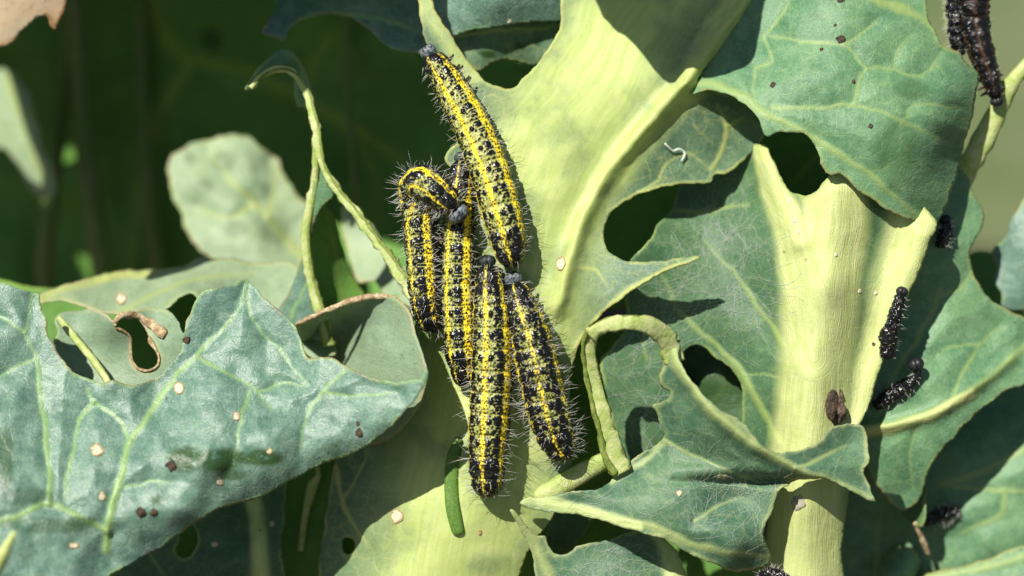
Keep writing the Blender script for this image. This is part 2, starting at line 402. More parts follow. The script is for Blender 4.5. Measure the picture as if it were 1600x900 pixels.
# ------------------------------------------------------------------ tubes, ribbons, discs
def frames(p, up=None):
    t = np.gradient(p, axis=0); t /= np.linalg.norm(t, axis=1)[:, None] + 1e-12
    up = np.array(up if up is not None else ROT @ np.array([0, -1., 0]))
    u = up - (t @ up)[:, None] * t; u /= np.linalg.norm(u, axis=1)[:, None] + 1e-9
    return t, u, np.cross(t, u)

def strip(name, pts, mat, parent=None, seg=8, step=5, label=None, seed=0, rag=.12, flat=1.0):
    """a tapering stalk or torn leaf edge: pts rows (x, y, d, half width px[, half thickness px])"""
    q = catmull([p[:4] for p in pts], step, False)
    th = catmull([(p[0], p[1], p[4] if len(p) > 4 else p[3] * flat) for p in pts], step, False)[:, 2]
    p = P(q[:, 0], q[:, 1], q[:, 2]); t, u, s = frames(p)
    n = len(p); k = np.arange(seg) * 2 * math.pi / seg
    i = np.arange(n)
    w = np.maximum(q[:, 3], .4) / 100; h = np.maximum(th, .4) / 100
    V = []
    for a in k:
        rg = 1 + rag * (vnoise(i * .45, np.full(n, a * 1.3), seed) - .5) * 2
        V.append(p + s * (np.cos(a) * w * rg)[:, None] + u * (np.sin(a) * h * rg)[:, None])
    V = np.stack(V, 1).reshape(-1, 3)
    F = []
    for r in range(n - 1):
        for c in range(seg):
            F.append((r * seg + c, r * seg + (c + 1) % seg, (r + 1) * seg + (c + 1) % seg, (r + 1) * seg + c))
    V = np.concatenate([V, p[:1], p[-1:]]); b = n * seg
    tris = [(b, (c + 1) % seg, c) for c in range(seg)] + [(b + 1, (n - 1) * seg + c, (n - 1) * seg + (c + 1) % seg) for c in range(seg)]
    o = raw_mesh(name, V, F + tris, mat, parent)
    if label: o['label'] = label
    return o

def disc(name, x, y, d, rx, ry, mat, parent, dome=.03, rim=.02, seed=0, n=16, label=None, border=None):
    """a small raised scar or spot sitting on a leaf; with border, an outer ring is its own sub-part"""
    rs = np.random.RandomState(seed); a = np.arange(n) * 2 * math.pi / n; w = 1 + .16 * rs.uniform(-1, 1, n)
    rings = [(1.0, .03), (1.0, -rim), (.72, -rim * 1.1), (.4, -dome * .7)]
    V, F = [], []
    dep = (lambda xx, yy: LEAF[d]['surf'](xx, yy)) if isinstance(d, str) else (lambda xx, yy: np.full(np.shape(xx), d))
    for r, dz in rings: xx, yy = x + np.cos(a) * rx * w * r, y + np.sin(a) * ry * w * r; V.append(np.c_[xx, yy, dep(xx, yy) + dz])
    V = np.concatenate(V + [np.array([[x, y, dep([x], [y])[0] - dome * .75]])])
    for k in range(3):
        for i in range(n): F.append((k * n + i, k * n + (i + 1) % n, (k + 1) * n + (i + 1) % n, (k + 1) * n + i))
    F += [(3 * n + i, 3 * n + (i + 1) % n, 4 * n) for i in range(n)]
    F = [f[::-1] for f in F]
    o = raw_mesh(name, P(V[:, 0], V[:, 1], V[:, 2]), F, mat, parent)
    if label: o['label'] = label
    if border:
        V, F = [], []
        for r, dz in ((1.28, .03), (1.2, -rim * 1.3), (.98, -rim * 1.5), (.86, .01)): xx, yy = x + np.cos(a) * rx * w * r, y + np.sin(a) * ry * w * r; V.append(np.c_[xx, yy, dep(xx, yy) + dz])
        V = np.concatenate(V)
        for k in range(3):
            for i in range(n): F.append((k * n + i, (k + 1) * n + i, (k + 1) * n + (i + 1) % n, k * n + (i + 1) % n))
        raw_mesh('scar_border', P(V[:, 0], V[:, 1], V[:, 2]), F, border, parent)
    return o

def on(key, x, y): return float(LEAF[key]['surf'](x, y)[0])
def cast(pts, d_on, d_at):
    """where a leaf at depth d_at has to reach for its shade to fall on pts at depth d_on (photo px)"""
    out = []
    for x, y in pts:
        k0, k1 = (D + d_on) / D, (D + d_at) / D; s = (d_on - d_at) / sun_dir[1]
        X, Z = (x - 800) / 100 * k0 - sun_dir[0] * s, (450 - y) / 100 * k0 - sun_dir[2] * s
        out.append((800 + X / k1 * 100, 450 - Z / k1 * 100))
    return out
# ------------------------------------------------------------------ the ground
def sheet(name, x0, x1, y0, y1, z, mat, nx=40, ny=40, bump=0.0, seed=0):
    gx, gy = np.meshgrid(np.linspace(x0, x1, nx), np.linspace(y0, y1, ny))
    gz = z + bump * fbm(gx / 9, gy / 9, seed, 3)
    V = np.stack([gx.ravel(), gy.ravel(), gz.ravel()], -1); i = np.arange(nx * ny).reshape(ny, nx)
    F = np.stack([i[:-1, :-1].ravel(), i[:-1, 1:].ravel(), i[1:, 1:].ravel(), i[1:, :-1].ravel()], -1)
    return tag(raw_mesh(name, V, F, mat), kind='structure')
sheet('lawn', -6000, 6000, -6000, 6000, 0, M_LAWN, 30, 30)
sheet('soil_bed', -60, 60, -45, 32, 1.0, M_SOIL, 60, 50, .8, 3)

# ------------------------------------------------------------------ plants: an Empty at the foot of each stem
def plant(label, x, d, cat='cabbage', group='cabbage plants growing close together'):
    z = (-H + d * st) / ct
    base = W([x, d, z]); base[2] = 1.0
    return thing('cabbage_plant', label, cat, base, group)

MAIN = plant('caterpillar eaten cabbage with broad pale stalks carrying the striped caterpillars', 2.6, 5)
BLUE = plant('cabbage with the waxy blue grey leaf and notched edge, left of the caterpillars', -6.5, 3.4)
BACK = plant('blurred cabbage in deep shade behind the waxy blue grey leaf', -6, 13)
SIDE = plant('cabbage with torn dark green leaves behind the pale stalk with dark dead caterpillars', 8.6, 5.5)

def stem(par, x, d, top=1000):
    z = (-H + d * st) / ct
    strip('stem', [(800 + x * 100, 450 - z * 100 + 60, d, 110), (800 + x * 98, 1300, d, 95), (800 + x * 95, top + 120, d * .9, 80), (800 + x * 95, top, d * .85, 40)], M_STALK, par, 12, 40, rag=.05)
stem(MAIN, 2.6, 5); stem(BLUE, -6.5, 3.4); stem(BACK, -6, 13); stem(SIDE, 8.6, 5.5)

# --- the pale centre leaf
leaf('C1', MAIN, M_CENTRE,
     [(892, -30), (872, 45), (850, 84), (836, 102), (815, 124), (801, 137), (786, 137), (768, 133), (752, 121), (735, 100), (716, 72), (700, 46), (684, 22), (668, -30),
      (648, -30), (654, 15), (660, 50), (672, 78), (690, 112), (700, 150), (708, 190), (712, 220), (698, 234), (696, 246), (702, 262), (712, 275), (700, 330), (660, 400), (642, 440), (648, 500), (628, 560),
      (572, 650), (532, 700), (516, 756), (506, 820), (497, 900), (490, 970), (600, 990), (760, 980), (812, 900), (822, 870), (845, 832), (866, 802), (874, 765), (892, 722), (888, 660), (892, 580), (902, 543), (922, 510), (952, 484),
      (985, 456), (1020, 432), (1060, 416), (1094, 405), (1088, 398), (1040, 405), (985, 409), (962, 401), (948, 388), (943, 370), (946, 350), (956, 331), (978, 315), (1005, 301), (1050, 291), (1088, 288), (1110, 285), (1114, 273), (1140, 266),
      (1166, 246), (1184, 226), (1197, 210), (1196, 194), (1160, 156), (1118, 142), (1092, 128), (1098, 112), (1140, 66), (1180, 28), (1205, 2), (1222, -30)],
     [(1000, -30, .9), (890, 0, .7), (1180, 0, .9), (840, 100, .35), (760, 130, .15), (660, 10, .3), (690, 120, .15), (820, 300, .1), (700, 300, .2), (900, 300, .15), (1000, 200, .35), (1070, 130, .45), (1100, 220, .75), (1195, 200, 1.0),
      (1110, 275, .75), (990, 300, .4), (945, 370, .3), (900, 430, .15), (970, 420, .05), (1094, 402, -.35), (880, 560, .3), (780, 600, .2), (680, 600, .6), (640, 440, .35), (760, 780, .25), (860, 780, .45), (650, 850, .3), (800, 950, .7), (560, 780, .45), (470, 850, 1.2), (600, 980, .6)],
     holes=[[(534, 846), (540, 840), (550, 841), (554, 850), (552, 860), (545, 866), (537, 862)]],
     veins=[([(874, 470), (886, 420), (905, 360), (930, 300), (965, 250), (1005, 205), (1040, 165), (1070, 130)], 13, 17), ([(1070, 130), (1120, 60), (1180, -20)], 15, 15),
            ([(995, 302), (1028, 280), (1040, 255), (1070, 240), (1110, 262)], 3, 2), ([(1110, 262), (1125, 240), (1135, 200), (1120, 165)], 4, 3), ([(1135, 200), (1165, 180)], 3, 2),
            ([(956, 331), (1010, 300), (1060, 290)], 6, 5), ([(905, 545), (950, 485), (1010, 437), (1090, 403)], 10, 6),
            ([(525, 730), (535, 780), (560, 830), (575, 850)], 5, 4), ([(535, 780), (560, 740), (575, 700)], 3, 2), ([(900, 420), (930, 425), (950, 445)], 4, 2)],
     pales=[([(690, 960), (735, 760), (785, 560), (815, 380), (870, 220), (950, 90), (1020, -40)], 138, 92, .5), ([(1070, 130), (1000, 205), (940, 290), (890, 400), (870, 520)], 34, 30, .5), ([(740, 110), (690, 40), (660, -20)], 26, 18, .4),
            ([(1180, -20), (1120, 60), (1075, 130)], 45, 26, .4)],
     ridges=[([(872, 480), (905, 360), (965, 250), (1070, 130), (1180, -20)], 17, .16), ([(700, 950), (770, 620), (810, 380)], 120, .22)],
     res=3.2, wav=.05, quilt=.04, thick=.07, seed=4, label='broad pale yellow green leaf that the striped caterpillars cling to')

# --- upper right grey green lobe
leaf('R1', MAIN, M_GREEN,
     [(1064, 126), (1076, 100), (1116, 52), (1158, 10), (1180, -30), (1436, -30), (1448, 22), (1460, 50), (1470, 66), (1486, 76), (1500, 80), (1510, 98), (1528, 116), (1526, 142), (1515, 190), (1500, 250), (1486, 300), (1472, 335), (1456, 357),
      (1436, 350), (1415, 342), (1390, 330), (1370, 316), (1342, 296), (1312, 271), (1298, 272), (1286, 262), (1281, 245), (1275, 230), (1260, 212), (1240, 206), (1215, 209), (1199, 214), (1190, 203), (1184, 186), (1168, 165), (1140, 147), (1104, 138), (1080, 147)],
     [(1066, 126, .62), (1116, 52, .8), (1170, 0, .85), (1210, 20, .5), (1300, -20, .3), (1436, -20, .6), (1140, 90, .5), (1140, 146, .0), (1240, 100, -.1), (1250, 200, -.35), (1300, 180, -.35), (1350, 80, -.1), (1440, 120, 0), (1528, 116, .7), (1480, 150, .0), (1500, 250, .75), (1460, 220, -.1), (1456, 355, .25), (1420, 300, -.25), (1380, 315, -.25), (1300, 268, -.3), (1470, 60, .4)],
     veins=[([(1078, 132), (1110, 130), (1150, 146), (1200, 178), (1250, 205), (1310, 242), (1380, 290), (1450, 352)], 9, 4.5), ([(1210, 168), (1262, 170), (1330, 165), (1390, 182), (1440, 205), (1480, 222)], 5, 2.5), ([(1335, 163), (1342, 135), (1356, 108), (1395, 108)], 4, 3),
            ([(1356, 108), (1335, 85), (1318, 72), (1260, 65), (1190, 58)], 3.5, 3), ([(1395, 108), (1405, 70), (1420, 55)], 3, 2), ([(1395, 108), (1440, 120), (1470, 80)], 3, 2), ([(1190, 58), (1205, 95), (1180, 105), (1175, 150)], 3.5, 2.5), ([(1190, 58), (1225, 20), (1240, -10)], 3.5, 2.5),
            ([(1360, 0), (1420, 18), (1455, 40)], 9, 9), ([(1318, 72), (1350, 50), (1370, 30)], 3, 2), ([(1405, 195), (1430, 165), (1500, 170)], 2.5, 2)],
     stains=[(1400, 230, 40, 50, .55), (1425, 140, 30, 20, .5), (1390, 250, 25, 25, .5)],
     res=3.2, wav=.06, quilt=.09, thick=.05, seed=8, label='grey green lobe with netted veins and a bitten lower edge')

# --- leaf with the thick pale stalk
leaf('R2', MAIN, M_RIGHT,
     [(1186, 226), (1196, 228), (1206, 246), (1216, 270), (1226, 290), (1240, 303), (1256, 305), (1272, 299), (1284, 287), (1295, 276), (1310, 270), (1350, 250), (1420, 300), (1462, 345), (1452, 380), (1440, 415), (1420, 460), (1400, 510), (1378, 570), (1352, 640), (1335, 690), (1326, 770), (1316, 850), (1308, 980),
      (1180, 980), (1192, 860), (1200, 740), (1150, 760), (1060, 770), (985, 740), (965, 690), (952, 640), (942, 590), (938, 562), (950, 550), (965, 530), (978, 506), (975, 470), (980, 430), (984, 408), (1000, 392), (1014, 372), (1030, 346), (1050, 325), (1060, 290), (1100, 240), (1150, 225)],
     [(1100, 240, 1.9), (1190, 230, 1.0), (1060, 300, 1.7), (1030, 346, .9), (1120, 340, 1.05), (1000, 392, .55), (980, 450, .75), (1060, 440, .72), (1150, 430, .65), (1220, 330, .5), (1240, 480, .25), (945, 560, .7), (1010, 620, .75), (1000, 720, .9), (1150, 600, .6), (1150, 750, .9), (1210, 700, .35), (1290, 300, .25), (1290, 450, .1), (1270, 600, .1), (1250, 800, .3), (1250, 970, .5), (1372, 400, .32), (1350, 540, .35), (1440, 360, .15), (1400, 500, .3), (1350, 640, .4), (1320, 850, .5), (1190, 900, .6)],
     holes=[[(1062, 568), (1068, 548), (1085, 538), (1100, 543), (1112, 556), (1132, 567), (1150, 584), (1159, 606), (1161, 640), (1150, 668), (1110, 640), (1080, 600)]],
     veins=[([(1215, 690), (1180, 620), (1150, 570), (1100, 525), (1060, 480), (1040, 440), (1028, 420)], 9, 4), ([(1225, 540), (1180, 470), (1140, 420), (1100, 375)], 6, 3), ([(1010, 560), (1004, 520), (1012, 470)], 3, 2), ([(1215, 590), (1190, 585), (1160, 590)], 3, 2), ([(1060, 330), (1110, 330), (1170, 318)], 5, 4)],
     pales=[([(1252, 980), (1258, 800), (1268, 640), (1285, 480), (1300, 350), (1300, 255)], 62, 52, .24), ([(1342, 700), (1364, 590), (1396, 470), (1432, 350)], 34, 44, .45), ([(1188, 225), (1210, 300), (1235, 350), (1262, 460), (1270, 560)], 13, 52, .3)],
     ridges=[([(1252, 980), (1262, 720), (1282, 500), (1300, 300)], 58, .42), ([(1345, 680), (1372, 580), (1405, 470), (1440, 370)], 24, .22), ([(1190, 230), (1215, 310), (1245, 380)], 16, .12)],
     stains=[(1038, 690, 25, 20, .5)], res=3.2, wav=.04, quilt=.07, thick=.06, seed=14, label='leaf with thick pale ribbed stalk and webbed dark green blade')

# --- curled torn leaf in front
leaf('K1', MAIN, M_CURL,
     [(1040, 512), (1052, 516), (1062, 534), (1058, 556), (1070, 580), (1088, 602), (1105, 624), (1125, 642), (1150, 655), (1166, 668), (1184, 690), (1205, 703), (1238, 706), (1262, 701), (1284, 684), (1300, 668), (1318, 662), (1346, 663), (1354, 678), (1357, 700), (1358, 722), (1350, 735), (1356, 758), (1362, 774), (1369, 785),
      (1345, 775), (1320, 762), (1300, 752), (1282, 746), (1262, 747), (1240, 753), (1222, 764), (1212, 780), (1205, 800), (1195, 818), (1193, 836), (1199, 855), (1206, 868), (1200, 881), (1180, 890), (1152, 894), (1128, 886), (1098, 873), (1068, 858), (1040, 843), (1010, 833), (975, 826), (945, 815), (905, 806), (862, 798), (830, 794), (812, 786), (828, 778), (850, 777), (880, 770), (915, 768), (935, 764), (952, 750), (972, 732), (988, 718), (1008, 706), (1028, 692), (1037, 680), (1031, 662), (1024, 645), (1018, 634), (1030, 628), (1045, 620), (1046, 612), (1032, 604), (1029, 588), (1034, 572)],
     [(1045, 520, -.55), (1050, 580, -.75), (1040, 640, -.35), (1100, 640, -1.0), (1180, 700, -1.0), (1060, 720, -.45), (1140, 770, -.4), (1240, 715, -.85), (1330, 680, -.45), (1365, 783, -.55), (1300, 750, -.7), (1340, 730, -.55), (820, 786, -.1), (900, 780, -.3), (960, 760, -.3), (1000, 720, -.2), (1000, 800, -.65), (1100, 830, -.75), (1080, 862, -.55), (1190, 880, -.3), (1200, 800, -.45), (1150, 860, -.75), (1170, 892, -.2), (900, 803, -.3)],
     veins=[([(1046, 530), (1060, 575), (1085, 612), (1125, 650), (1180, 698), (1240, 732), (1300, 752), (1362, 780)], 11, 6), ([(1035, 682), (1070, 705), (1110, 722), (1150, 742), (1190, 755)], 4, 2), ([(1240, 732), (1280, 715), (1320, 695)], 5, 3), ([(850, 786), (930, 800), (1010, 822), (1080, 850), (1140, 862), (1200, 870)], 10, 6), ([(955, 752), (1000, 725), (1037, 690)], 6, 5), ([(1085, 815), (1120, 790), (1160, 775)], 3, 2)],
     ridges=[([(1046, 530), (1085, 612), (1180, 698), (1300, 752), (1362, 780)], 13, .12)], lobes=[(1120, 735, 70, 12, .12), (1215, 752, 60, 7, -.22), (1100, 752, 50, 6, -.08)],
     pales=[([(815, 786), (870, 790), (930, 806), (1000, 828)], 9, 7, .5)],
     res=3.0, wav=.05, quilt=.12, thick=.05, seed=21, frill=.05, label='curled leaf torn into an arch, in front of the pale stalk')
K1 = LEAF['K1']['obj']
ARCH = [(1056, 566, -.76, 15), (1048, 542, -.85, 16), (1034, 522, -1.0, 15), (1015, 510, -1.15, 13), (990, 504, -1.25, 11.5), (962, 505, -1.25, 11), (938, 512, -1.1, 11), (922, 524, -.95, 11)]
LEG = [(926, 514, -.95, 9), (920, 535, -.8, 10.5), (922, 570, -.65, 11), (930, 605, -.55, 12), (940, 645, -.5, 13), (952, 685, -.4, 15), (962, 715, -.35, 18), (974, 738, -.32, 15)]
for pts, sg in ((ARCH, -1), (LEG, -1)):
    strip('torn_margin', [(x, y, d, w, 2.4) for x, y, d, w in pts], M_RIMG, K1, 10, 4, seed=3, rag=.30)
    e = [(x - w * .82, y + (w * .2), d - .02, w * .30, 2.6) if pts is LEG else (x - (w * .3 if y > 515 else 0), y - w * .75, d + .01, w * .28, 2.4) for x, y, d, w in pts]
    strip('dark_strip', e, M_RIMD, K1, 8, 4, seed=7, rag=.5)  # darker olive strip along one side of the torn margin
# --- leaf below it
leaf('K2', MAIN, M_CURL,
     [(796, 797), (804, 795), (812, 806), (824, 824), (838, 838), (851, 838), (856, 850), (864, 864), (876, 868), (890, 862), (904, 852), (920, 848), (940, 848), (958, 842), (974, 834), (1000, 828), (1042, 846), (1058, 862), (1068, 880), (1080, 980), (850, 980), (840, 930), (836, 890), (832, 864), (822, 842), (808, 818)],
     [(800, 797, -.2), (840, 850, .05), (900, 870, .1), (960, 850, .2), (1040, 860, .35), (1060, 920, .2), (850, 960, .3), (950, 920, -.05), (950, 970, .1)],
     veins=[([(800, 798), (832, 846), (852, 890), (870, 960)], 11, 14), ([(1030, 840), (1050, 880), (1060, 960)], 16, 18)], pales=[([(1040, 836), (1056, 880), (1066, 970)], 18, 18, .5)],
     res=3.2, wav=.04, thick=.05, seed=27, label='webbed leaf with a thin bent tip below the curled leaf')
strip('petiole', [(826, 786, .35, 14, 9), (860, 768, .2, 16, 9), (900, 744, .12, 16, 9), (940, 722, .15, 14, 9), (965, 712, .3, 10, 8)], M_RIMG, MAIN, 10, 6, seed=8, rag=.08)
leaf('K3', MAIN, M_RIGHT, [(870, 790), (905, 800), (925, 812), (900, 850), (870, 880), (850, 890), (840, 880), (852, 840)], [(870, 790, .8), (920, 812, 1.2), (850, 885, 1.0), (900, 840, 1.1)], res=5, seed=33, edge_n=1)
# --- mottled inner leaf seen through the hole
leaf('R2b', MAIN, M_RIGHT, [(1040, 520), (1190, 560), (1230, 700), (1150, 720), (1020, 640)], [(1040, 520, 1.5), (1190, 560, 1.15), (1230, 700, 1.2), (1150, 720, 1.3), (1020, 640, 1.7), (1120, 600, 1.3)], res=5, seed=35,
     stains=[(1120, 600, 70, 60, .9)], veins=[([(1050, 640), (1120, 620), (1135, 590), (1110, 570)], 4, 3)], label='wet mottled inner leaf inside the bite hole')
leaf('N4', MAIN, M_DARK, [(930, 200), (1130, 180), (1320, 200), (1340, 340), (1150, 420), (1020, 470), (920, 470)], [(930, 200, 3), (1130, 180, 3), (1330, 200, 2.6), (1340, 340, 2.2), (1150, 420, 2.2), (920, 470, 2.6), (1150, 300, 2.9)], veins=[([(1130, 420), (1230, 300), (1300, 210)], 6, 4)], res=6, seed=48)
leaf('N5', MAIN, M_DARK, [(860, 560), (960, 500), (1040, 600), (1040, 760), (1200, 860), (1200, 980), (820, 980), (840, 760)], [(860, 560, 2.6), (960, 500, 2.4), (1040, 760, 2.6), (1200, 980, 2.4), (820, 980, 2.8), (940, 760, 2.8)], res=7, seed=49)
# thin rolled stalk on the right and the small leaf piece behind it
strip('leaf_edge', [(1470, 345, 1.3, 16, 8), (1496, 290, 1.3, 17, 8), (1524, 240, 1.2, 18, 8), (1548, 195, 1.2, 17, 8), (1565, 155, 1.15, 15, 8), (1585, 125, 1.1, 12, 9), (1620, 85, 1.1, 11, 9)], M_RIMG, MAIN, 10, 6, seed=12, rag=.14)
leaf('T2', MAIN, M_GREEN, [(1474, -30), (1530, -30), (1524, 40), (1506, 80), (1486, 74), (1478, 50), (1475, 20)], [(1474, -30, 1.4), (1530, -30, 1.1), (1486, 74, 1.1), (1506, 80, 1.0)], res=4, seed=36)

# --- rolled leaf left of the caterpillars
MM = leaf('M1', MAIN, M_GREEN, [(384, 140), (392, 124), (404, 108), (418, 92), (434, 80), (452, 78), (466, 92), (478, 112), (488, 140), (492, 172), (484, 176), (472, 168), (466, 168), (460, 150), (456, 118), (440, 112), (420, 112), (404, 126), (392, 142)],
     [(384, 140, .5), (434, 82, 1.0), (452, 90, 1.0), (488, 150, .7), (460, 118, 1.3), (420, 112, .6), (470, 165, 1.2)], res=3, seed=37, edge_n=1, label='small rolled leaf tip on a thin bare rib')
M1 = LEAF['M1']['obj']
strip('rib', [(392, 138, .45, 5, 1.6), (412, 116, .5, 5, 1.6), (436, 108, .55, 5, 1.6), (458, 114, .6, 5, 1.6), (476, 138, .6, 6, 1.6), (486, 168, .55, 7, 1.6), (494, 200, .5, 7, 1.6), (498, 232, .5, 7, 1.6), (504, 258, .5, 6, 1.6), (522, 290, .5, 7, 1.6), (542, 316, .48, 8, 1.6), (565, 345, .45, 9, 1.6), (590, 378, .42, 8, 1.6), (612, 408, .4, 9, 1.6), (632, 440, .35, 10, 1.6), (648, 470, .3, 11, 1.6), (654, 500, .3, 10, 1.6)], M_RIMG, M1, 8, 4, seed=5, rag=.42)
strip('rib', [(494, 205, .55, 6, 1.6), (494, 240, .7, 6, 1.6), (492, 280, .8, 6, 1.6), (484, 320, .85, 7, 1.6), (478, 370, .9, 7, 1.6), (482, 420, .95, 8, 1.6), (492, 460, 1.0, 9, 1.6), (502, 490, 1.0, 9, 1.6), (515, 540, 1.1, 9, 1.6)], M_RIMG, M1, 8, 4, seed=6, rag=.3)
strip('dark_strip', [(395.0, 138, 0.44, 1.8, 1.5), (415.0, 116, 0.49, 1.8, 1.5), (439.0, 108, 0.54, 1.8, 1.5), (461.0, 114, 0.59, 1.8, 1.5), (479.6, 138, 0.59, 2.2, 1.5), (490.2, 168, 0.54, 2.5, 1.5), (498.2, 200, 0.49, 2.5, 1.5), (502.2, 232, 0.49, 2.5, 1.5), (507.6, 258, 0.49, 2.2, 1.5), (526.2, 290, 0.49, 2.5, 1.5), (546.8, 316, 0.47, 2.9, 1.5), (570.4, 345, 0.44, 3.2, 1.5), (594.8, 378, 0.41, 2.9, 1.5), (617.4, 408, 0.39, 3.2, 1.5), (638.0, 440, 0.34, 3.6, 1.5), (654.6, 470, 0.29, 4.0, 1.5), (660.0, 500, 0.29, 3.6, 1.5)], M_RIMD, M1, 8, 4, seed=15, rag=.42)  # darker olive strip along one side of the rib
strip('dark_strip', [(497.6, 205, 0.54, 2.2, 1.5), (497.6, 240, 0.69, 2.2, 1.5), (495.6, 280, 0.79, 2.2, 1.5), (488.2, 320, 0.84, 2.5, 1.5), (482.2, 370, 0.89, 2.5, 1.5), (486.8, 420, 0.94, 2.9, 1.5), (497.4, 460, 0.99, 3.2, 1.5), (507.4, 490, 0.99, 3.2, 1.5), (520.4, 540, 1.09, 3.2, 1.5)], M_RIMD, M1, 8, 4, seed=16, rag=.3)
leaf('M2', MAIN, M_GREEN, [(496, 245), (506, 262), (520, 290), (521, 306), (510, 318), (500, 330), (492, 345), (486, 372), (479, 372), (482, 330), (490, 290)], [(496, 245, .75), (520, 300, .85), (482, 370, .9), (490, 290, .8)], res=3, seed=38, edge_n=1)
leaf('M3', MAIN, M_BLUE, [(474, 396), (484, 440), (500, 486), (514, 530), (440, 520), (430, 492), (448, 462), (462, 430)], [(474, 396, 1.0), (500, 486, 1.1), (440, 510, 1.7), (514, 530, 1.2), (462, 430, 1.3)], veins=[([(480, 440), (462, 480), (450, 515)], 3, 3)], res=3.6, seed=139)
leaf('M4', MAIN, M_DARK, [(504, 318), (520, 340), (534, 380), (552, 430), (572, 480), (520, 520), (500, 470), (484, 420), (486, 376)], [(504, 318, 1.2), (552, 430, 1.9), (572, 480, 1.9), (484, 420, 1.1), (520, 520, 1.6)], veins=[([(512, 340), (528, 410), (540, 480)], 3, 3)], res=4, seed=138)
# --- leaf across the top, in shade
leaf('N1', MAIN, M_BLUE, [(446, -40), (432, 15), (416, 34), (407, 52), (426, 58), (446, 63), (452, 48), (468, 34), (498, 24), (524, 22), (548, 28), (570, 44), (588, 58), (600, 70), (622, 76), (640, 80), (662, 80), (668, 62), (664, 40), (670, -40)],
     [(446, -40, 2.4), (407, 52, 1.7), (446, 62, 1.9), (500, 10, 2.1), (560, 0, 1.8), (600, 66, 1.5), (660, 78, 1.2), (560, 35, 1.7), (670, -40, 1.8)], veins=[([(526, 20), (590, 30), (660, 50)], 4, 3)], res=3.5, seed=39, label='dark leaf with pale torn edge across the top')
leaf('N2', MAIN, M_BLUE, [(650, -60), (920, -60), (896, 20), (876, 33), (830, 36), (800, 40), (766, 45), (735, 48), (700, 58), (686, 40)],
     [(650, -60, 1.2), (920, -60, 1.2), (876, 33, 1.1), (780, 44, .8), (700, 56, .9), (780, 0, .5)], res=3.5, seed=45, quilt=.15, edge_n=1, label='folded dark blue green leaf at the top beside the pale leaf')
leaf('N2b', MAIN, M_CENTRE, [(690, 30), (900, 10), (890, 60), (862, 80), (838, 102), (812, 98), (790, 94), (770, 98), (752, 110), (742, 110), (720, 88)],
     [(690, 30, 1.3), (900, 10, 1.5), (862, 80, 1.3), (780, 60, 1.1), (790, 96, 1.4), (745, 108, 1.3)], stains=[(762, 86, 18, 7, 1), (840, 62, 8, 8, .8), (812, 74, 10, 5, .8)], veins=[([(690, 58), (760, 52), (870, 40)], 4, 3)], res=3.5, seed=47, edge_n=1, label='mottled yellow green leaf underside between the folded dark leaf and the gap')
leaf('N3', MAIN, M_DARK, [(650, 60), (900, 40), (900, 160), (780, 200), (690, 160)], [(650, 60, 3), (900, 40, 3), (900, 160, 2.6), (690, 160, 2.6), (780, 200, 2.6)], res=8, seed=46)

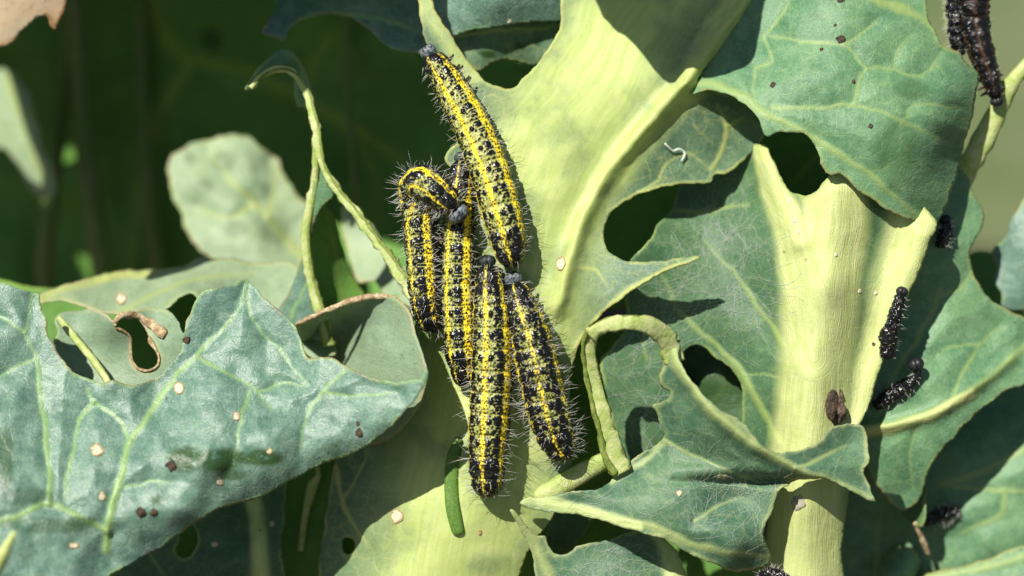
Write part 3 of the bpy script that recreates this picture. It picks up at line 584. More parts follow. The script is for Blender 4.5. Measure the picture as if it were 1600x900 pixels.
# --- blue grey plant on the left
leaf('L1', BLUE, M_BLUE,
     [(-60, 430), (5, 441), (28, 449), (48, 455), (62, 459), (64, 474), (66, 484), (73, 497), (76, 520), (84, 541), (98, 560), (112, 576), (130, 588), (148, 596), (165, 600), (178, 594), (196, 600), (214, 600), (234, 592), (248, 586), (262, 574), (276, 558), (284, 540), (289, 520), (291, 500), (297, 488), (306, 472), (320, 455), (348, 446), (366, 444), (386, 437), (398, 450), (414, 466), (434, 484), (452, 502), (466, 520), (476, 548), (482, 559), (502, 557), (520, 558), (534, 568), (552, 578), (576, 588), (604, 596), (630, 597), (652, 594), (662, 588), (668, 580),
      (666, 596), (652, 622), (632, 644), (606, 672), (572, 697), (540, 713), (500, 728), (466, 744), (440, 757), (415, 771), (390, 781), (355, 789), (330, 800), (290, 828), (250, 855), (205, 880), (170, 902), (150, 960), (-60, 980)],
     [(-60, 430, -.3), (0, 445, -.35), (62, 462, -.3), (-60, 700, -1.4), (60, 600, -.75), (110, 580, -.55), (230, 594, -.5), (290, 510, -.35), (386, 438, -.2), (380, 520, -.45), (476, 550, -.45), (300, 620, -.7), (180, 690, -1.0), (420, 620, -.75), (560, 600, -.95), (664, 590, -1.35), (600, 640, -1.12), (580, 692, -.85), (500, 700, -1.02), (500, 727, -.82), (400, 748, -1.2), (390, 780, -.92), (286, 796, -1.45), (290, 828, -1.15), (180, 800, -1.55), (200, 880, -1.35), (60, 840, -1.85), (160, 920, -1.45), (60, 960, -2.0), (-60, 960, -2.2)],
     veins=[([(168, 860), (172, 800), (190, 740), (206, 690), (232, 645), (262, 604), (300, 562), (340, 525), (372, 480), (386, 445)], 9, 3), ([(172, 832), (130, 810), (75, 785), (30, 805), (-40, 830)], 6, 6), ([(75, 785), (78, 740), (72, 680), (66, 620), (58, 560), (40, 520), (46, 480), (50, 462)], 6, 3),
            ([(206, 690), (180, 650), (145, 630), (135, 605)], 4, 3), ([(145, 630), (122, 660), (112, 720), (98, 782)], 4, 4), ([(310, 560), (360, 585), (400, 612), (425, 640)], 4, 2), ([(190, 762), (230, 755), (270, 752)], 3.5, 2), ([(388, 612), (376, 650), (370, 700), (362, 735)], 4, 2),
            ([(400, 612), (440, 598), (470, 600)], 3, 2), ([(540, 580), (505, 612), (480, 650), (470, 700)], 4, 2), ([(58, 560), (20, 575), (-20, 600)], 3, 2), ([(385, 445), (395, 500), (450, 560), (480, 600)], 3, 2), ([(505, 612), (560, 620), (620, 612)], 3, 2), ([(40, 520), (10, 500), (-30, 490)], 3, 2)],
     stains=[(290, 718, 34, 22, 1), (345, 718, 42, 22, 1), (405, 715, 45, 14, 1), (360, 740, 25, 12, .8), (75, 820, 90, 14, .55), (8, 720, 20, 60, .7), (45, 775, 50, 16, .5), (245, 780, 14, 10, .7), (125, 815, 30, 10, .8), (520, 700, 18, 10, .5)],
     res=3.2, wav=.10, wav_s=85, quilt=.14, vrelief=.045, thick=.06, seed=52, label='large waxy blue grey leaf with a big bitten notch')
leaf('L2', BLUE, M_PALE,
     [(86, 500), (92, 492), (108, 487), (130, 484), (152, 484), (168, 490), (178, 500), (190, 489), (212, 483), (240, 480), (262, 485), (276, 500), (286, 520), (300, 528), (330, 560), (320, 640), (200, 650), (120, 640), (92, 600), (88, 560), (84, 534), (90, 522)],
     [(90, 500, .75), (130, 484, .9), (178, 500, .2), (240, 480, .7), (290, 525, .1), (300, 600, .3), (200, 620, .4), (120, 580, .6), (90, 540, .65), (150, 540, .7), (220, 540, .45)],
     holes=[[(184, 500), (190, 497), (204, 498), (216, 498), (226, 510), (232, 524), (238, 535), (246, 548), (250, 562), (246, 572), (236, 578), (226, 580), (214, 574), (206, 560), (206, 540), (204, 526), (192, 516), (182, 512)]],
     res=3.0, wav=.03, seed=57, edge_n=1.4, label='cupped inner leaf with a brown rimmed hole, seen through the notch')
L2 = LEAF['L2']['obj']
def along(key, pts, off): return [(x, y, on(key, x, y) + off, *r) for x, y, *r in pts]
strip('hole_rim', along('L2', [(180, 510, 2.9, 1.0), (182, 500, 3.6, 1.0), (192, 493, 4.3, 1.0), (206, 492, 4.3, 1.0), (218, 494, 4.3, 1.0), (228, 500, 5.8, 1.0), (240, 508, 7.9, 1.0), (250, 518, 8.6, 1.0), (258, 524, 5.8, 1.0)], -.05), M_RIMB, L2, 8, 3, seed=61, rag=.4)
strip('hole_rim', along('L2', [(180, 511, 1.9, 1.0), (194, 517, 1.9, 1.0), (204, 526, 1.9, 1.0), (205, 545, 1.9, 1.0), (206, 560, 1.9, 1.0), (214, 574, 1.9, 1.0), (226, 579, 1.9, 1.0), (238, 577, 1.9, 1.0), (247, 570, 1.9, 1.0), (249, 558, 1.9, 1.0), (243, 545, 1.9, 1.0), (236, 534, 5, 3), (234, 526, 1.9, 1.0)], -.03), M_RIMB, L2, 8, 3, seed=62, rag=.35)
strip('rolled_edge', [(92, 496, .45, 5, 4), (105, 512, .4, 6, 4), (124, 536, .3, 6, 4), (146, 562, .2, 6, 4), (162, 584, .1, 6, 4), (172, 602, .0, 5, 4)], M_RIMG, L2, 8, 3, seed=63, rag=.15)
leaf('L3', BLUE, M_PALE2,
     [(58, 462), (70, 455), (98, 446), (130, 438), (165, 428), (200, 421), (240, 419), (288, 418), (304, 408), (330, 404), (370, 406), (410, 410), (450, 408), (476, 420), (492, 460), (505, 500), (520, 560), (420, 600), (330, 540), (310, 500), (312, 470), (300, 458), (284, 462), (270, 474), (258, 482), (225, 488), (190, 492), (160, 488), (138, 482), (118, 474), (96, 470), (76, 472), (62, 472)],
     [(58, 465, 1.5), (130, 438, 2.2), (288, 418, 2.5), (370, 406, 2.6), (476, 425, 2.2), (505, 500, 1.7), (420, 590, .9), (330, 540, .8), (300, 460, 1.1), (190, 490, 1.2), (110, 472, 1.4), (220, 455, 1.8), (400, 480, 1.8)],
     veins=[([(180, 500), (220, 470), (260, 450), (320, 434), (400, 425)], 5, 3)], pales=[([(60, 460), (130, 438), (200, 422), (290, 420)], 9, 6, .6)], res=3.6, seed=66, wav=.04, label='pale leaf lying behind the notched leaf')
leaf('L4', BLUE, M_PALE,
     [(462, 508), (480, 498), (505, 487), (540, 473), (575, 464), (604, 463), (624, 470), (640, 488), (646, 510), (655, 540), (664, 566), (668, 590), (650, 640), (600, 690), (530, 690), (480, 600), (474, 545)],
     [(462, 508, .45), (540, 473, .4), (604, 463, .2), (640, 488, -.55), (655, 540, -1.05), (668, 585, -1.15), (600, 640, -.1), (600, 690, .1), (480, 545, 1.7), (520, 530, 1.6), (545, 575, 1.2), (595, 540, .1), (615, 510, .0), (585, 490, .5), (540, 500, 1.1)],
     res=3.2, seed=68, wav=.03, edge_n=.8, label='curled leaf with a brown dry edge beside the lowest bend of the left caterpillar')
L4 = LEAF['L4']['obj']
strip('dry_edge', [(462, 508, .42, 2.5, 3), (484, 497, .4, 4, 4), (508, 486, .38, 4.5, 4), (540, 473, .36, 5, 4), (572, 465, .32, 5, 4), (600, 463, .26, 5, 4), (622, 471, .16, 4.5, 4), (640, 488, .02, 3, 3)], M_RIMB, L4, 8, 3, seed=69, rag=.25)
leaf('L5', BLUE, M_RIGHT,
     [(150, 930), (190, 880), (260, 830), (340, 780), (420, 730), (446, 740), (444, 800), (440, 860), (432, 960), (160, 980)],
     [(160, 940, 1.0), (260, 830, 1.2), (420, 740, 1.4), (444, 800, 1.3), (436, 950, 1.1), (330, 880, .8), (400, 860, .7)],
     holes=[[(280, 830), (286, 815), (296, 812), (306, 824), (311, 842), (306, 858), (296, 869), (284, 870), (278, 858), (282, 845)]],
     veins=[([(386, 770), (400, 810), (406, 860), (404, 960)], 9, 12), ([(230, 860), (260, 900)], 4, 3)], pales=[([(384, 760), (402, 815), (408, 960)], 10, 14, .7)], res=3.6, seed=71, label='shaded leaf with one oval hole at the bottom')
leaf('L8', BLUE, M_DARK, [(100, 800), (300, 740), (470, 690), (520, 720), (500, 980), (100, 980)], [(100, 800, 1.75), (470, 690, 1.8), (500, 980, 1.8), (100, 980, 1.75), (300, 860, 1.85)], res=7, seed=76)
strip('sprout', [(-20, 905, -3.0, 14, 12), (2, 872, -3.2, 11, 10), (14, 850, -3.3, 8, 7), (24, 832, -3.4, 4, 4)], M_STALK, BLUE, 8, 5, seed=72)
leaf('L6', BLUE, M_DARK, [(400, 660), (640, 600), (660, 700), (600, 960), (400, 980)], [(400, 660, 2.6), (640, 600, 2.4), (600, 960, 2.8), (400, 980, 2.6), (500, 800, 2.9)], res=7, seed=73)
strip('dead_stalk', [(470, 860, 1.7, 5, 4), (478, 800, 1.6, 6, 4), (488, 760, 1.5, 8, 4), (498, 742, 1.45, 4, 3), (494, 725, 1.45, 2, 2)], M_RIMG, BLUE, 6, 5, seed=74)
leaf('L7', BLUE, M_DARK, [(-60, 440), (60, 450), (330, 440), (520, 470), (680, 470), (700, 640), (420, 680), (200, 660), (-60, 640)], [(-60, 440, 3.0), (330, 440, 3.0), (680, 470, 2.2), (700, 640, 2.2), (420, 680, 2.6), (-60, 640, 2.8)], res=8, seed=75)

# --- blurred plant behind on the left
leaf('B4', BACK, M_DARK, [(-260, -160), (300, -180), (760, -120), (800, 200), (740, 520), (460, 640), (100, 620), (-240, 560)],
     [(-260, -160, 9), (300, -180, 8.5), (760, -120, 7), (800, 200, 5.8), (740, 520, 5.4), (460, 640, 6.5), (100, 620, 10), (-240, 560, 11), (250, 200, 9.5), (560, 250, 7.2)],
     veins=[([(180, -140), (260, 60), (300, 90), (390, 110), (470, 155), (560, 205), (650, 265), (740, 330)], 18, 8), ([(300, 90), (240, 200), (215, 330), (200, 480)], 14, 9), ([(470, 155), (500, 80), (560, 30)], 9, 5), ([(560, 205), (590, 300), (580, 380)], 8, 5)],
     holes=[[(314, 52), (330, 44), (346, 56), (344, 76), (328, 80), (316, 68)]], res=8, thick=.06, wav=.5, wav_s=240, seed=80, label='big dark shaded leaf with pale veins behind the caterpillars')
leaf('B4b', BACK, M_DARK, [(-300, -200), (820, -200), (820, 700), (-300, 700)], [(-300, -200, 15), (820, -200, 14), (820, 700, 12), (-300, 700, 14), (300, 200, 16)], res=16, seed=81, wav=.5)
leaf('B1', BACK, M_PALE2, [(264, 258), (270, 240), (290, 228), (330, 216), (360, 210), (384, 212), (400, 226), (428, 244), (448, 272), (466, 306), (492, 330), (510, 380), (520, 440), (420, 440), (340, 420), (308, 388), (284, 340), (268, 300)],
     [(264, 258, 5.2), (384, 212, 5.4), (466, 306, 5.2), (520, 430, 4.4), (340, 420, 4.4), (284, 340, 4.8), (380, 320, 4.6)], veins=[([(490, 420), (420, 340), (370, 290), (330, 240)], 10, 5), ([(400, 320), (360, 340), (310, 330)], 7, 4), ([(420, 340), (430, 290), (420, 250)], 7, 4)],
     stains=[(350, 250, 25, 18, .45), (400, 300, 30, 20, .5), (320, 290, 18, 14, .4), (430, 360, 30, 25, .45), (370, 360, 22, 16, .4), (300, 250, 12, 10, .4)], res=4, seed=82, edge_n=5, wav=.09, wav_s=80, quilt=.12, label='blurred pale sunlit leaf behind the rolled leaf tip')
leaf('B1b', BACK, M_PALE2, [(536, 320), (556, 330), (580, 352), (604, 385), (628, 420), (650, 450), (650, 480), (600, 460), (586, 440), (560, 440), (545, 400), (534, 360)],
     [(536, 320, 3.2), (604, 385, 3.0), (650, 460, 2.2), (560, 440, 2.8), (534, 360, 3.2)], res=5, seed=83, label='blurred grey leaf between the rib and the left caterpillar')
leaf('B2', BACK, M_PALE2, [(-60, 120), (-10, 108), (22, 112), (42, 142), (54, 182), (66, 226), (82, 268), (86, 300), (70, 312), (48, 296), (26, 256), (4, 230), (-40, 225)],
     [(-60, 140, 8), (20, 120, 7.6), (72, 300, 6.8), (0, 220, 7.6), (40, 220, 7)], veins=[([(10, 120), (40, 200), (72, 300)], 8, 6)], res=6, seed=84, label='blurred pale narrow leaf at the far left')
leaf('B3', BACK, M_TAN, [(-60, -60), (110, -60), (104, 0), (98, 24), (88, 48), (78, 42), (74, 28), (60, 30), (40, 44), (26, 62), (8, 72), (-60, 90)],
     [(-60, -60, -2.2), (110, -60, -2), (88, 48, -1.8), (0, 72, -2), (40, 0, -2)], res=4, seed=85, edge_n=2.5, label='withered tan leaf tip in the top left corner')

# --- plant behind on the right
leaf('R3', SIDE, M_GREEN,
     [(1420, 330), (1470, 290), (1500, 268), (1512, 280), (1522, 304), (1536, 330), (1535, 352), (1524, 376), (1516, 392), (1520, 424), (1534, 452), (1550, 470), (1576, 486), (1610, 498), (1680, 500), (1680, 560), (1604, 598), (1570, 612), (1546, 630), (1520, 650), (1496, 676), (1482, 694), (1464, 716), (1447, 744), (1440, 770), (1425, 792), (1408, 800), (1384, 780), (1364, 750), (1352, 715), (1340, 690), (1320, 640), (1330, 520)],
     [(1420, 330, .7), (1500, 270, 1.3), (1536, 330, 1.4), (1516, 392, 1.1), (1610, 498, 1.3), (1680, 540, 1.4), (1546, 630, .95), (1447, 744, .95), (1408, 798, 1.2), (1352, 700, .8), (1330, 520, .9), (1430, 560, .8), (1480, 640, .65), (1420, 440, .85)],
     veins=[([(1345, 672), (1400, 664), (1460, 645), (1520, 610), (1580, 560), (1640, 500)], 10, 7), ([(1470, 450), (1450, 500), (1420, 545), (1395, 590), (1370, 650)], 5, 5), ([(1480, 640), (1500, 590), (1530, 540), (1560, 510)], 4, 3), ([(1470, 460), (1500, 450), (1520, 420)], 4, 3), ([(1530, 540), (1490, 540), (1460, 560)], 3, 2), ([(1440, 655), (1420, 700), (1425, 760)], 3, 2)],
     pales=[([(1345, 672), (1400, 664), (1460, 645), (1520, 612)], 9, 7, .5)], ridges=[([(1345, 672), (1460, 645), (1580, 560)], 12, .12)],
     res=3.6, wav=.07, quilt=.1, seed=90, label='leaf with pale midrib under the small dark dead caterpillars')
leaf('R4', SIDE, M_BLUE, [(1680, 290), (1604, 302), (1592, 318), (1578, 346), (1568, 372), (1548, 392), (1556, 420), (1550, 436), (1564, 458), (1566, 478), (1590, 484), (1680, 490)],
     [(1680, 290, 2.2), (1578, 346, 1.9), (1550, 395, 2.1), (1566, 478, 2.0), (1680, 480, 2.3), (1620, 400, 1.7)], res=4, seed=91, label='dark blue green leaf at the right edge')
leaf('R4b', SIDE, M_DARK, [(1510, 400), (1560, 395), (1690, 400), (1690, 560), (1560, 540), (1520, 460)], [(1510, 400, 4), (1690, 400, 4.4), (1690, 560, 4), (1560, 540, 3.6), (1520, 460, 3.6)], res=8, seed=92)
leaf('R5', SIDE, M_GREEN,
     [(1300, 690), (1400, 640), (1500, 600), (1700, 560), (1700, 860), (1560, 900), (1420, 980), (1300, 980)],
     [(1300, 690, 2.8), (1500, 600, 2.8), (1700, 560, 2.8), (1700, 860, 2.2), (1420, 960, 2.4), (1300, 960, 2.7), (1480, 760, 2.0), (1580, 700, 2.0)],
     veins=[([(1470, 756), (1520, 740), (1560, 725), (1620, 690), (1680, 650)], 7, 6), ([(1470, 756), (1540, 764), (1620, 768), (1690, 760)], 5, 4), ([(1570, 766), (1566, 800), (1520, 826), (1500, 836)], 5, 4), ([(1360, 980), (1372, 850), (1380, 780)], 5, 4)], res=4.5, seed=93, wav=.1, quilt=.1, label='blurred leaf low on the right with branching veins')
leaf('R6', SIDE, M_GREEN, [(1380, 990), (1400, 920), (1440, 900), (1520, 880), (1600, 852), (1700, 820), (1700, 990)], [(1380, 990, 1.6), (1440, 900, 1.9), (1600, 852, 1.7), (1700, 820, 1.7), (1700, 990, 1.4), (1520, 940, 1.5)],
     veins=[([(1400, 905), (1480, 900), (1560, 880), (1640, 855)], 9, 8)], res=5, seed=94, label='blurred leaf in the bottom right corner')
leaf('R7', SIDE, M_RIGHT, [(1440, 738), (1444, 760), (1446, 790), (1440, 822), (1428, 820), (1414, 806), (1410, 790), (1420, 762)], [(1440, 738, 1.4), (1446, 790, 1.2), (1430, 820, 1.4), (1412, 800, 1.7)], res=4, seed=95)
strip('dry_tip', [(1428, 816, 1.4, 4, 3), (1436, 832, 1.5, 4, 3), (1444, 850, 1.6, 5, 4), (1450, 866, 1.7, 4, 3)], M_RIMB, SIDE, 6, 4, seed=96)
leaf('R8', SIDE, M_GREEN, [(1370, 985), (1374, 900), (1384, 862), (1400, 852), (1424, 856), (1438, 872), (1436, 890), (1420, 920), (1400, 985)], [(1370, 985, 2), (1384, 862, 2.3), (1424, 856, 1.9), (1436, 890, 2), (1400, 985, 2), (1405, 890, 1.5)], res=4.5, seed=97, label='small curled shoot leaf at the bottom right')
# unseen leaves above the frame, placed and shaped to shade what lies below
leaf('U1', MAIN, M_GREEN, cast([(905, -60), (930, 0), (950, 30), (985, 62), (1012, 98), (1040, 130), (1062, 142), (1078, 120), (1110, 128), (1150, 130), (1172, 122), (1184, 100), (1182, 60), (1186, 20), (1190, -60), (1150, -160), (950, -160)], .4, -2.6),
     [(700, -60, -2.6), (900, -45, -2.6), (1060, -60, -2.6), (1100, -180, -2.6), (900, -420, -2.5), (700, -300, -2.6)], res=10, seed=98, wav=.02)
leaf('U2', BACK, M_GREEN, [(-1300, -60), (-600, -66), (60, -62), (160, -70), (250, -62), (340, -58), (420, -62), (560, -58), (625, -70), (640, -200), (560, -500), (300, -900), (-500, -1000), (-1300, -800)],
     [(-1300, -60, 1), (60, -60, 1.7), (250, -60, 1.6), (380, -60, .3), (620, -60, -.5), (560, -500, 2.5), (300, -900, 9), (-500, -1000, 10), (-1300, -800, 9), (-300, -300, 3.2)],
     holes=[cast([(-50, 120), (14, 112), (32, 160), (46, 215), (58, 256), (48, 268), (26, 252), (-5, 218), (-50, 220)], 7.3, 2.4)], res=24, seed=99)  # added to block the sun; its hole lights the narrow leaf behind
leaf('U3', MAIN, M_GREEN, cast([(365, -30), (640, -30), (640, 70), (560, 84), (510, 150), (486, 172), (440, 165), (370, 160)], .9, -2.6), [(200, -60, -2.6), (500, -60, -2.6), (300, -300, -2.6)], res=10, seed=100, wav=.02)  # added out of view only to shade the rolled tip and top leaf
for k, (x0, x1, dd, w) in enumerate(((60, 95, 8.6, 17), (150, 130, 8.2, 22), (236, 226, 8.8, 15), (560, 548, 6.6, 8))):
    strip('petiole', [(x0 + 40, 620, dd + 1.2, w), (x0 + 10, 420, dd, w * .95), (x1, 200, dd - .2, w * .8), (x1 + (x1 - x0) * .6, -60, dd + .6, w * .6)], M_DARKST, BACK, 10, 10, seed=140 + k, rag=.08)

# ------------------------------------------------------------------ caterpillars
YEL, YEL2 = np.array([.86, .66, .025]), np.array([.82, .58, .02])
GRN, GRN2, BLK, BRN = np.array([.30, .315, .065]), np.array([.46, .465, .17]), np.array([.006, .006, .007]), np.array([.045, .03, .02])

def caterpillar(label, path, half, roll, nseg=11, dark=0.0, seed=0, res=(420, 150), hair=340, hair_len=.22, pale_mid=False, head_end=0, group='striped caterpillars feeding on the pale leaf',
                name='caterpillar', pal=None, head_r=.16, head_col=None, hair_r=.0032, legs=True, head_dir=None, flat=.95, rowdark=0.0, plain=False, crumple=0.0):
    """path rows (x, y, depth of the axis); half = half width in px along the body; roll = angle (deg) of the yellow back line from the camera, positive to the right.
    The body starts at the head. Pattern angles: th = 0 on the back line."""
    rs = np.random.RandomState(seed)
    p3 = catmull(path, 2, False); p3 = P(p3[:, 0], p3[:, 1], p3[:, 2])
    L = np.r_[0, np.cumsum(np.linalg.norm(np.diff(p3, axis=0), axis=1))]; tot = L[-1]; L /= tot
    ns, na = res; s = np.linspace(0, 1, ns)
    C = np.stack([np.interp(s, L, p3[:, k]) for k in range(3)], -1)
    ker = np.hanning(9); ker /= ker.sum()
    Cp = np.concatenate([np.repeat(C[:1], 4, 0), C, np.repeat(C[-1:], 4, 0)]); C = np.stack([np.convolve(Cp[:, k], ker, 'valid') for k in range(3)], -1)
    t, u, sd = frames(C)
    hs = np.array(half, float); R0 = np.interp(s, hs[:, 0], hs[:, 1]) / 100 * .92
    cap = np.sqrt(np.clip(1 - (1 - np.clip(np.minimum(s, 1 - s) * tot / (.75 * R0.mean()), 0, 1)) ** 2, .02, 1)); R0 = R0 * cap
    rl = np.array(roll, float); RO = -np.radians(np.interp(s, rl[:, 0], rl[:, 1]))
    segf = s * nseg; sg = np.floor(segf).astype(int); uu = segf - sg
    th = np.linspace(-math.pi, math.pi, na, endpoint=False)
    S2, TH = np.meshgrid(np.arange(ns), th, indexing='ij')
    U = uu[S2]; G = sg[S2]; A = np.degrees(TH)
    seglen = tot / nseg; Rm = R0.max()
    # irregular offsets so that no two segments are alike
    def jit(k, a): return (hash2(G, np.full_like(G, k), seed + 7) - .5) * 2 * a
    wob = fbm(S2 / 9, TH * 3.2, seed + 3, 2)
    end = sstep(.18, .03, s) * .9 + sstep(.72, .97, s)
    dk = np.clip(dark + end, 0, 1)[S2]
    # distances on the skin in cm
    def spot(u0, a0, ru, ra, k):
        du = (U - u0 - jit(k, .03)) * seglen / ru
        da = np.radians((np.abs(A) - a0 - jit(k + 31 + (0), 2.0))) * Rm / ra
        return np.sqrt(du * du + da * da) - wob * (.10 if a0 < 30 else .18)
    warts = np.full(A.shape, 9.0)
    big = 1 + .42 * dk
    for (u0, a0, ru, ra, k) in [(.36, 17, .050, .043, 1), (.26, 42, .056, .060, 2), (.47, 42, .017, .070, 3), (.60, 42, .019, .058, 17), (.76, 35, .030, .031, 4), (.76, 49, .032, .031, 5), (.13, 33, .021, .021, 6), (.10, 47, .019, .019, 7), (.90, 27, .021, .021, 8),
                                (.35, 98, .045, .055, 9), (.62, 106, .040, .05, 10), (.15, 112, .03, .03, 11), (.85, 98, .03, .03, 12), (.45, 128, .05, .06, 13), (.92, 44, .020, .020, 14), (.55, 26, .019, .019, 15), (.19, 26, .018, .018, 16), (.30, 66, .015, .015, 18), (.72, 70, .016, .016, 19)]:
        b = big if a0 not in (15,) else 1 + .2 * dk
        warts = np.minimum(warts, spot(u0, a0, ru * b, ra * b, k))
    # small dots in rings on the skin folds
    dots = np.full(A.shape, 9.0)
    for ring in range(7):
        u0 = (ring + .5) / 7
        na_d = 42
        cell = np.floor((A + 180) / 360 * na_d + (ring % 2) * .5); ca = (cell + .5 - (ring % 2) * .5) / na_d * 360 - 180
        hh = hash2(cell.astype(int), G * 7 + ring, seed + 21); h2 = hash2(cell.astype(int), G * 7 + ring, seed + 22); h3 = hash2(cell.astype(int), G * 7 + ring, seed + 23)
        rr = (.0095 + .012 * h2 ** 2) * (1 + .7 * dk) * (1 + .5 * (np.abs(ca) > 85))
        du = (U - u0 - (h3 - .5) * .09) * seglen / rr; da = np.radians(A - ca - (hh - .5) * 6) * Rm / rr
        dd = np.where(hh < .96, np.sqrt(du * du + da * da) - wob * .3, 9.0); dots = np.minimum(dots, dd)
    # colours
    gtex = fbm(S2 / 7, TH * 5, seed + 5, 3)
    P_ = pal or {}
    grn, grn2 = P_.get('g', GRN), P_.get('g2', GRN2); yel, yel2 = P_.get('y', YEL), P_.get('y2', YEL2)
    col = grn + (grn2 - grn) * sstep(-.3, .5, gtex)[..., None]
    low = sstep(84, 94, np.abs(A))
    col = col * (1 - low[..., None]) + np.array(P_.get('low', [.36, .36, .24])) * low[..., None]
    wide = (5.0 + seed % 3) + 1.8 * np.sin(U * 2 * math.pi) + wob * 3.5
    mid = 1 - sstep(wide - 2, wide + 2, np.abs(A))
    lw = wob * 6 + 3 * np.cos(U * 2 * math.pi)
    lat = sstep(55 - lw * .6, 59 - lw * .6, np.abs(A)) * (1 - sstep(79 + lw, 85 + lw, np.abs(A)))
    ycol = yel + (yel2 - yel) * sstep(.0, .7, gtex)[..., None] * .6
    Y = np.clip(mid + lat, 0, 1)[..., None]; Y = Y * (1 - (sstep(.93, .985, s) + sstep(.055, .02, s))[S2][..., None])
    col = col * (1 - Y) + ycol * Y
    # paler skin on the rings, crease shade painted into the folds, black speckle in the heavy patches
    W1 = 1 - sstep(.78, 1.08, warts); W2 = 1 - sstep(.7, 1.25, dots)
    keep_mid = 1 - .75 * mid * (1 - sstep(.9, .98, s)[S2])
    patch = sstep(.05, .45, fbm(S2 / 10, TH * 4, seed + 40, 3) + (dk - .55) * 1.1) * (1 - np.clip(mid * 1.2 + lat * .8, 0, 1))
    bl = np.clip(W1 * keep_mid + W2 * .92 + patch * .95 * sstep(.45, .75, dk), 0, 1)
    ringpale = .5 + .5 * np.cos(U * 12 * math.pi)
    fold = np.exp(-((U - 1) / .03) ** 2) + np.exp(-(U / .03) ** 2)
    col = col * (1 + .10 * ringpale[..., None]) * (1 - .35 * np.clip(fold, 0, 1) * (1 - .6 * Y[..., 0]))[..., None]
    if plain: bl = bl * 0; col = grn + (grn2 - grn) * sstep(-.3, .5, fbm(S2 / 2.5, TH * 9, seed + 5, 2))[..., None]
    if plain: W1, W2, warts = W1 * 0, W2 * 0, warts * 0 + 9
    col = col * (1 - bl[..., None]) + BLK * bl[..., None]
    if rowdark: col = col * (1 - rowdark) + BLK * rowdark
    # shape: swollen segments, folds, raised warts, flatter belly
    r = R0[S2] * (1 + .05 * np.sin(np.clip(U, 0, 1) * math.pi) - .045 * np.exp(-((U - 1) / .05) ** 2) - .045 * np.exp(-(U / .05) ** 2) - .011 * (1 - ringpale))
    if crumple: r = r * (1 + crumple * fbm(S2 / 7, TH * 1.6, seed + 60, 3))
    r = r + (.024 if not crumple else .009) * np.clip(1 - warts, 0, 1) ** .6 * (R0[S2] / Rm) + .006 * np.clip(1 - dots, 0, 1) + .004 * gtex
    if plain: r = R0[S2] * (1 + .006 * np.cos(U * 6 * math.pi) + .015 * gtex)
    r = r * (1 - .10 * sstep(120, 180, np.abs(A)))
    ang = TH + RO[S2]
    X = C[S2] + (u[S2] * (np.cos(ang) * flat)[..., None] + sd[S2] * -np.sin(ang)[..., None] * -1) * r[..., None]
    V = X.reshape(-1, 3); i = np.arange(ns * na).reshape(ns, na); j = np.roll(i, -1, 1)
    F = np.stack([i[:-1].ravel(), j[:-1].ravel(), j[1:].ravel(), i[1:].ravel()], -1)
    nrm = np.sum(np.cross(V[F[:, 1]] - V[F[:, 0]], V[F[:, 3]] - V[F[:, 0]]) * (V[F].mean(1) - np.repeat(C[:-1], na, 0)), 1)
    if nrm.mean() < 0: F = F[:, ::-1]
    root = thing(name, label, 'caterpillar', C[ns // 2], group)
    raw_mesh('body', V, F, M_SKIN, root, dict(wart=np.clip(W1 + W2 * .6, 0, 1).ravel()), col=col.reshape(-1, 3))
    # head: two rounded lobes with a dark face
    e = 0 if head_end == 0 else ns - 1; sgn = -1 if head_end == 0 else 1
    hd = t[min(4, ns - 1)] * sgn if head_dir is None else ROT @ np.array(head_dir, float); hd /= np.linalg.norm(hd)
    hu = u[8] - (u[8] @ hd) * hd; hu /= np.linalg.norm(hu); hs_ = np.cross(hd, hu)
    la, lo = np.meshgrid(np.linspace(-math.pi / 2, math.pi / 2, 26), np.linspace(0, 2 * math.pi, 36, endpoint=False), indexing='ij')
    lx, ly, lz = np.cos(la) * np.cos(lo), np.cos(la) * np.sin(lo), np.sin(la)
    rr = head_r * (1 - .13 * np.exp(-(lx / .16) ** 2) * sstep(-.5, .5, ly) + .03 * fbm(lx * 4 + 9, ly * 4 + lz * 3, seed + 77, 3))
    hp = C[e] + hd * head_r * .35
    HV = hp + (lx * rr)[..., None] * hs_ * 1.08 + (ly * rr)[..., None] * hu + (lz * rr)[..., None] * hd * .9
    nse = fbm(lx * 9 + 5, ly * 9 + lz * 7, seed + 78, 2); hc = np.array(head_col if head_col is not None else [.17, .20, .22])
    facemask = sstep(.45, .8, lz) + np.exp(-(lx / .12) ** 2) * .8
    hcol = hc * (1 - np.clip(sstep(.0, .22, nse) * .9 + facemask, 0, 1))[..., None] + BLK * 1.5
    i = np.arange(26 * 36).reshape(26, 36); j = np.roll(i, -1, 1)
    HF = np.stack([i[:-1].ravel(), j[:-1].ravel(), j[1:].ravel(), i[1:].ravel()], -1)
    hv = HV.reshape(-1, 3)
    if np.sum(np.cross(hv[HF[300, 1]] - hv[HF[300, 0]], hv[HF[300, 3]] - hv[HF[300, 0]]) * (hv[HF[300]].mean(0) - hp)) < 0: HF = HF[:, ::-1]
    raw_mesh('head', hv, HF, M_HEAD, root, dict(wart=np.full(len(hv), .4)), col=hcol.reshape(-1, 3))
